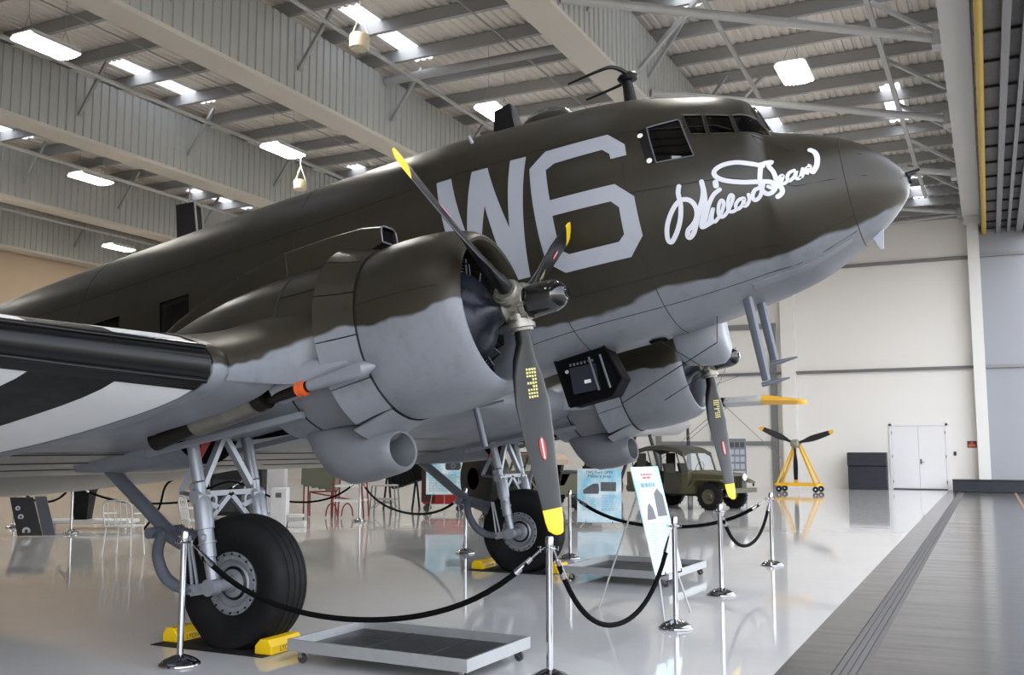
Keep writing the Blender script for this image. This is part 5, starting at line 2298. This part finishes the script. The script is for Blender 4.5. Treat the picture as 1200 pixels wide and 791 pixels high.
def jeep(x, y, rz, label, top, star, grille_text):
    t = thing('jeep', label, 'jeep', (x, y, 0), rz)
    # tub with cut door opening
    side = [(-1.62, .42), (-1.62, .98), (-.62, .98), (-.42, .66), (.12, .66), (.24, .98), (.42, 1.0), (.42, .42)]
    for s in (-1, 1):
        mb = MB()
        mb.prism(side, 'y', s * .76, s * .72)
        obj('side_panel', mb, 'jeep_olive', t, False)
    mb = MB()
    mb.box((-1.62, -.72, .42), (.42, .72, .50))
    mb.box((-1.62, -.74, .42), (-1.58, .74, .98))
    mb.box((.38, -.72, .42), (.42, .72, 1.0))
    mb.box((-1.5, -.74, .5), (-.72, -.46, .80))
    mb.box((-1.5, .46, .5), (-.72, .74, .80))
    obj('tub', mb, 'jeep_olive', t, False)
    mb = MB()
    mb.loft([[(.42, -.56, .62), (.42, .56, .62), (.42, .56, .98), (.42, .48, 1.04), (.42, -.48, 1.04), (.42, -.56, .98)],
             [(1.45, -.46, .55), (1.45, .46, .55), (1.45, .46, .92), (1.45, .40, .97), (1.45, -.40, .97), (1.45, -.46, .92)]], True, True)
    hood = obj('hood', mb, 'jeep_olive', t, False)
    for s in (-1, 1):
        mb = MB()
        fp = [(.44, .60), (.62, .82), (1.40, .82), (1.58, .74), (1.60, .70), (1.38, .78), (.66, .78), (.50, .58)]
        mb.prism(fp, 'y', s * .76, s * .46)
        mb.box((.42, s * .46, .42), (.56, s * .74, .62))
        obj('fender', mb, 'jeep_olive', t, False)
        mb = MB()
        mb.lathe([(0, .0), (.0, .085), (.05, .095), (.06, .08), (.06, 0)], 'x', (1.46, s * .36, .86), 18)
        obj('headlight', mb, 'marking_white', t)
        for k in range(2):
            mb = MB()
            mb.lathe([(-.006, .05), (.006, .05), (.006, .0)], 'x', (1.62, s * (.60), .66 - k * .0), 12)
            obj('marker_lamp', mb, 'jeep_dark', t)
        mb = MB()
        mb.lathe([(-.008, .085), (.0, .085), (.0, 0)], 'y', (.80 if s < 0 else .8, s * .468 * 1.1, .80), 18)
        obj('vent', mb, 'jeep_dark', t)
    mb = MB()
    mb.box((1.452, -.46, .50), (1.47, .46, .95))
    gr = obj('grille', mb, 'jeep_olive', t, False)
    for k in range(9):
        mb = MB()
        yk = -.24 + k * .06
        mb.box((1.466, yk - .018, .58), (1.476, yk + .018, .90))
        obj('slot', mb, 'interior_black', gr, False)
    for xb in (1.66, -1.70):
        mb = MB()
        mb.bar((xb, -.66, .52), (xb, .66, .52), .06, .12)
        mb.bar((xb, -.38, .5), (xb * .85, -.38, .5), .06, .08)
        mb.bar((xb, .38, .5), (xb * .85, .38, .5), .06, .08)
        obj('bumper', mb, 'jeep_olive', t, False)
    for sx in (-1.02, 1.02):
        for s in (-1, 1):
            wheel(t, sx, s * .62, .36)
    mb = MB()
    mb.tube([(-1.02, -.6, .36), (-1.02, .6, .36)], .05, 8)
    mb.tube([(1.02, -.6, .36), (1.02, .6, .36)], .05, 8)
    mb.box((-1.5, -.3, .34), (1.3, .3, .42))
    obj('chassis', mb, 'jeep_dark', t, False)
    # windshield, steering wheel, seats
    mb = MB()
    for a, b in (((.40, -.68, 1.0), (.22, -.68, 1.52)), ((.40, .68, 1.0), (.22, .68, 1.52)), ((.22, -.68, 1.52), (.22, .68, 1.52)), ((.40, -.68, 1.02), (.40, .68, 1.02)), ((.38, 0, 1.05), (.22, 0, 1.52))):
        mb.bar(a, b, .05, .04)
    ws = obj('windshield', mb, 'jeep_olive', t, False)
    mb = MB()
    mb.loft([[(.38, -.64, 1.06), (.38, .64, 1.06)], [(.235, -.64, 1.49), (.235, .64, 1.49)]], closed=False)
    obj('windshield_pane', mb, 'pane_glass', ws, False)
    mb = MB()
    mb.tube([(.08 + .05 * math.cos(k * PI / 10), .36 + .2 * math.sin(k * PI / 10), 1.08 + .18 * math.cos(k * PI / 10)) for k in range(21)], .014, 6)
    mb.tube([(.08, .36, 1.08), (.38, .36, .85)], .02, 6)
    obj('steering_wheel', mb, 'jeep_dark', t)
    for s in (-1, 1):
        mb = MB()
        mb.bbox((-.42, s * .36 - .24, .66), (.02, s * .36 + .24, .78), .02)
        mb.loft([[(-.42, s * .36 - .24, .78), (-.42, s * .36 + .24, .78), (-.34, s * .36 + .24, .78), (-.34, s * .36 - .24, .78)], [(-.54, s * .36 - .22, 1.22), (-.54, s * .36 + .22, 1.22), (-.46, s * .36 + .22, 1.22), (-.46, s * .36 - .22, 1.22)]], True, True)
        obj('seat', mb, 'canvas_dark', t)
    if top == 'canvas':
        mb = MB()
        rings = []
        for xx, zz in ((.26, 1.55), (0, 1.68), (-.5, 1.74), (-1.0, 1.72), (-1.5, 1.60)):
            rings.append([(xx, -.72, zz - .14), (xx, -.66, zz - .03), (xx, -.4, zz), (xx, .4, zz), (xx, .66, zz - .03), (xx, .72, zz - .14), (xx, .70, zz - .16), (xx, .4, zz - .03), (xx, -.4, zz - .03), (xx, -.70, zz - .16)])
        mb.loft(rings, True, True)
        obj('canvas_top', mb, 'canvas_dark', t)
        for s in (-1, 1):
            mb = MB()
            mb.tube([(-.75, s * .70, .95), (-.95, s * .68, 1.58)], .018, 6)
            mb.tube([(-1.45, s * .70, .95), (-1.48, s * .68, 1.48)], .018, 6)
            obj('top_bow', mb, 'jeep_dark', t)
        for s in (-1, 1):
            mb = MB()
            mb.box((-1.3, s * .71, 1.0), (-.98, s * .72, 1.5))
            obj('side_curtain', mb, 'canvas_dark', t, False)
        mb = MB()
        mb.box((-.33, -.79, .46), (.20, -.765, .98))
        obj('door_curtain', mb, 'canvas_dark', t, False)
    else:
        mb = MB()
        rings = []
        for k in range(7):
            xx = -.62 + k * .14
            rings.append([(xx, -.66, 1.20), (xx, -.70, 1.34 + .02 * math.sin(k)), (xx, -.5, 1.56 - .03 * abs(k - 3)), (xx, .5, 1.56 - .03 * abs(k - 3)), (xx, .70, 1.34), (xx, .66, 1.20)])
        mb.loft(rings, True, True)
        obj('folded_cover', mb, 'canvas_tan', t, True, 'tan folded canvas cover')
        mb = MB()
        mb.box((-1.62, -.76, .96), (-.3, .76, 1.02))
        obj('cargo_rail', mb, 'soot_black', t, False)
    wheel(t, -1.78, .2, .92, .36, .16, 'spare_wheel')
    if star:
        for s in (-1, 1):
            mb = MB()
            pts = []
            for k in range(10):
                rr = .15 if k % 2 == 0 else .06
                pts.append((-1.02 + rr * math.sin(k * PI / 5), .78 + rr * math.cos(k * PI / 5)))
            mb.prism(pts, 'y', s * .7605, s * .765)
            obj('star', mb, 'marking_white', t, False)
    if grille_text:
        for s in (-1, 1):
            m = text_mb('U.S. ARMY', .13, .62)
            m.xf(Matrix.Translation((.9, s * .535, .90)) @ Matrix.Rotation(0 if s < 0 else PI, 4, 'Z') @ Matrix.Rotation(PI / 2, 4, 'X'))
            obj('marking', m, 'marking_white', hood, False)
    return t


jeep(-7.55, 27.0, R(-18), 'olive military jeep with dark canvas top and white star, facing right', 'canvas', True, False)
jeep(-11.1, 24.4, R(238), 'olive military jeep with a tan folded cover, U.S. ARMY on its hood, facing left', 'cover', False, True)

# ---- yellow propeller stand
t = thing('propeller_stand', 'yellow wheeled A-frame stand carrying a black three-bladed propeller by the back wall', 'stand', (-6.55, 38.3, 0), R(-8))
mb = MB()
for y in (-.38, .38):
    mb.bar((-.78, y, .28), (.80, y, .28), .08, .1)
for x in (-.74, .0, .76):
    mb.bar((x, -.38, .28), (x, .38, .28), .07, .08)
obj('base_frame', mb, 'yellow_steel', t, False)
for s in (-1, 1):
    for y in (-.30, .30):
        mb = MB()
        mb.bar((s * .72, y, .3), (s * .08, y * .35, 1.78), .07, .07)
        obj('upright', mb, 'yellow_steel', t, False)
for x in (-.68, .70):
    for y in (-.34, .34):
        mb = MB()
        mb.lathe([(-.03, 0), (-.03, .11), (.03, .11), (.03, 0)], 'y', (x + .04, y, .112), 16)
        w_ = obj('caster', mb, 'black_paint', t)
        mb = MB()
        mb.lathe([(-.034, .03), (.034, .03)], 'y', (x + .04, y, .112), 10, 0, True, True)
        obj('caster_hub', mb, 'white_metal', w_)
mb = MB()
mb.lathe([(-.55, 0), (-.54, .09), (-.36, .12), (-.34, .17), (-.16, .17), (-.12, .12), (.2, .10), (.2, 0)], 'y', (0, 0, 1.80), 24)
pr = obj('propeller_hub', mb, 'hub_metal', t)
for a in (270, 18, 156):
    m = blade_mesh(a, .86)
    m.xf(Matrix.Translation((0, -.25, 1.80)) @ Matrix.Rotation(-PI / 2, 4, 'Z'))
    obj('blade', m, ['black_paint', 'yellow_steel'], pr, True, None, 60)

# ---- black cabinet, dark curb box, notices
t = thing('black_cabinet', 'square black cabinet against the white wall left of the double door', 'cabinet', (-4.42, 41.75, 0))
mb = MB()
mb.bbox((-.72, -.35, 0), (.72, .35, .92), .012)
obj('lower_box', mb, 'navy_black', t)
mb = MB()
mb.bbox((-.74, -.36, .935), (.72, .35, 1.46), .012)
obj('upper_box', mb, 'navy_black', t)
mb = MB()
mb.box((-.72, -.35, .92), (.72, .35, .935))
obj('gap', mb, 'interior_black', t, False)
t = thing('floor_box', 'long low dark grey box on the floor at the foot of the white column', 'box', (-.1, 41.2, 0))
mb = MB()
mb.bbox((-1.22, -.55, 0), (1.35, .38, .43), .015)
obj('body', mb, 'navy_black', t)
mb = MB()
mb.bbox((-1.24, -.57, .43), (1.36, .4, .46), .008)
obj('lid', mb, 'black_paint', t)
t = thing('wall_notice', 'small red and black notice on the back wall right of the double door', 'sign', (-.62, YB - .02, 1.78))
mb = MB()
mb.box((-.17, 0, -.13), (.17, .02, .13))
obj('plate', mb, 'dark_red_paint', t, False)
mb = MB()
mb.box((-.13, -.004, -.09), (.13, 0, .0))
mb.prism([(-.06, .02), (.06, .02), (0, .11)], 'y', -.004, 0)
obj('print', mb, 'clamp_orange', t, False)
mb = MB()
mb.bbox((-.05, -.04, -.08), (.05, 0, .08), .01)
o = obj('card_reader', mb, 'black_paint')
o.location = (-1.24, YB, 1.42)
tag(o, 'small black card reader beside the double door', 'switch')
t = thing('notice_rack', 'grey framed notice rack on legs behind the far propeller blade', 'rack', (-8.95, 38.8, 0), R(14))
mb = MB()
for x in (-.30, .32):
    mb.bar((x, 0, 0), (x, 0, 2.0), .05, .05)
mb.bar((-.32, 0, 1.98), (.32, 0, 1.98), .05, .05)
mb.bar((-.32, 0, .75), (.32, 0, .75), .05, .05)
mb.box((-.32, .0, .76), (.32, .015, 1.97))
obj('frame', mb, 'gear_grey', t, False)
for i in range(3):
    for k in range(4):
        mb = MB()
        mb.box((-.28 + i * .2, -.015, .82 + k * .28), (-.12 + i * .2, 0, 1.02 + k * .28))
        obj('leaflet', mb, 'sign_board_dark' if k == 3 else 'letter_grey', t, False)

# ---- silver biplane-style trainer behind, its yellow-tipped wing to the right
t = thing('trainer_airplane', 'silver aeroplane beyond, with a yellow-tipped wing braced by wires', 'airplane', (-10.5, 33, 0))
mb = MB()


def simple_wing(mb, x0, x1, z0, z1, c, th):
    rings = []
    for k in range(9):
        f = k / 8
        x = x0 + (x1 - x0) * f
        cc = c * (1 if f < .75 else math.sqrt(max(.05, 1 - ((f - .75) / .26) ** 2)))
        z = z0 + (z1 - z0) * f
        rings.append([(x, -cc / 2, z), (x, -cc * .3, z + th), (x, cc * .1, z + th), (x, cc / 2, z), (x, cc * .1, z - th * .5), (x, -cc * .3, z - th * .6)])
    mb.loft(rings, True, True)


simple_wing(mb, .3, 3.9, 3.0, 3.17, 2.0, .2)
simple_wing(mb, -.3, -4.5, 3.0, 3.17, 2.0, .2)
w_ = obj('wing', mb, 'silver_doped', t)
mb = MB()
rings = []
for f in (0, .2, .4, .6, .8, .95, 1):
    x = 3.9 + 1.3 * f
    cc = 2.0 * math.sqrt(max(.004, 1 - f ** 2.2))
    rings.append([(x, -cc / 2, 3.17), (x, -cc * .3, 3.17 + .2 * (1 - f * .8)), (x, cc * .1, 3.17 + .19 * (1 - f * .8)), (x, cc / 2, 3.17), (x, cc * .1, 3.17 - .10), (x, -cc * .3, 3.17 - .12)])
mb.loft(rings, True, True)
obj('wing_tip', mb, 'wing_yellow', t, True, 'yellow wing tip')
mb = MB()
mb.box((2.0, -1.005, 3.0), (2.7, -.5, 3.28))
obj('wing_band', mb, 'boot_black', w_, False)
mb = MB()
mb.tube([(0, -2.4, 2.5), (0, -2.0, 2.5), (0, 0, 2.6), (0, 2.5, 2.5), (0, 4.5, 2.55)], [.3, .5, .55, .4, .1], 18)
obj('fuselage', mb, 'silver_doped', t)
mb = MB()
for a, b in (((2.6, -.4, 3.1), (.3, -.4, 1.2)), ((2.6, .3, 3.1), (.3, .3, 1.2)), ((-2.6, -.4, 3.1), (-.3, -.4, 1.2)), ((2.65, -.4, 3.0), (4.4, -.3, 1.3)), ((2.2, -.3, 3.4), (3.0, -.3, 5.0)), ((.2, 0, 3.1), (3.2, -.1, 4.1))):
    mb.tube([a, b], .012, 5)
obj('bracing_wire', mb, 'steel_grey', t)
for s in (-1, 1):
    mb = MB()
    mb.tube([(s * .2, -1.2, 2.2), (s * .8, -1.4, .4)], .06, 8)
    mb.lathe([(-.08, .2), (-.1, .3), (-.06, .38), (.06, .38), (.1, .3), (.08, .2)], 'x', (s * .85, -1.4, .38), 20)
    obj('gear_leg', mb, 'black_paint', t)
mb = MB()
mb.tube([(0, 4.3, 2.5), (0, 4.5, .14)], [.05, .12], 8)
obj('tail_leg', mb, 'black_paint', t)
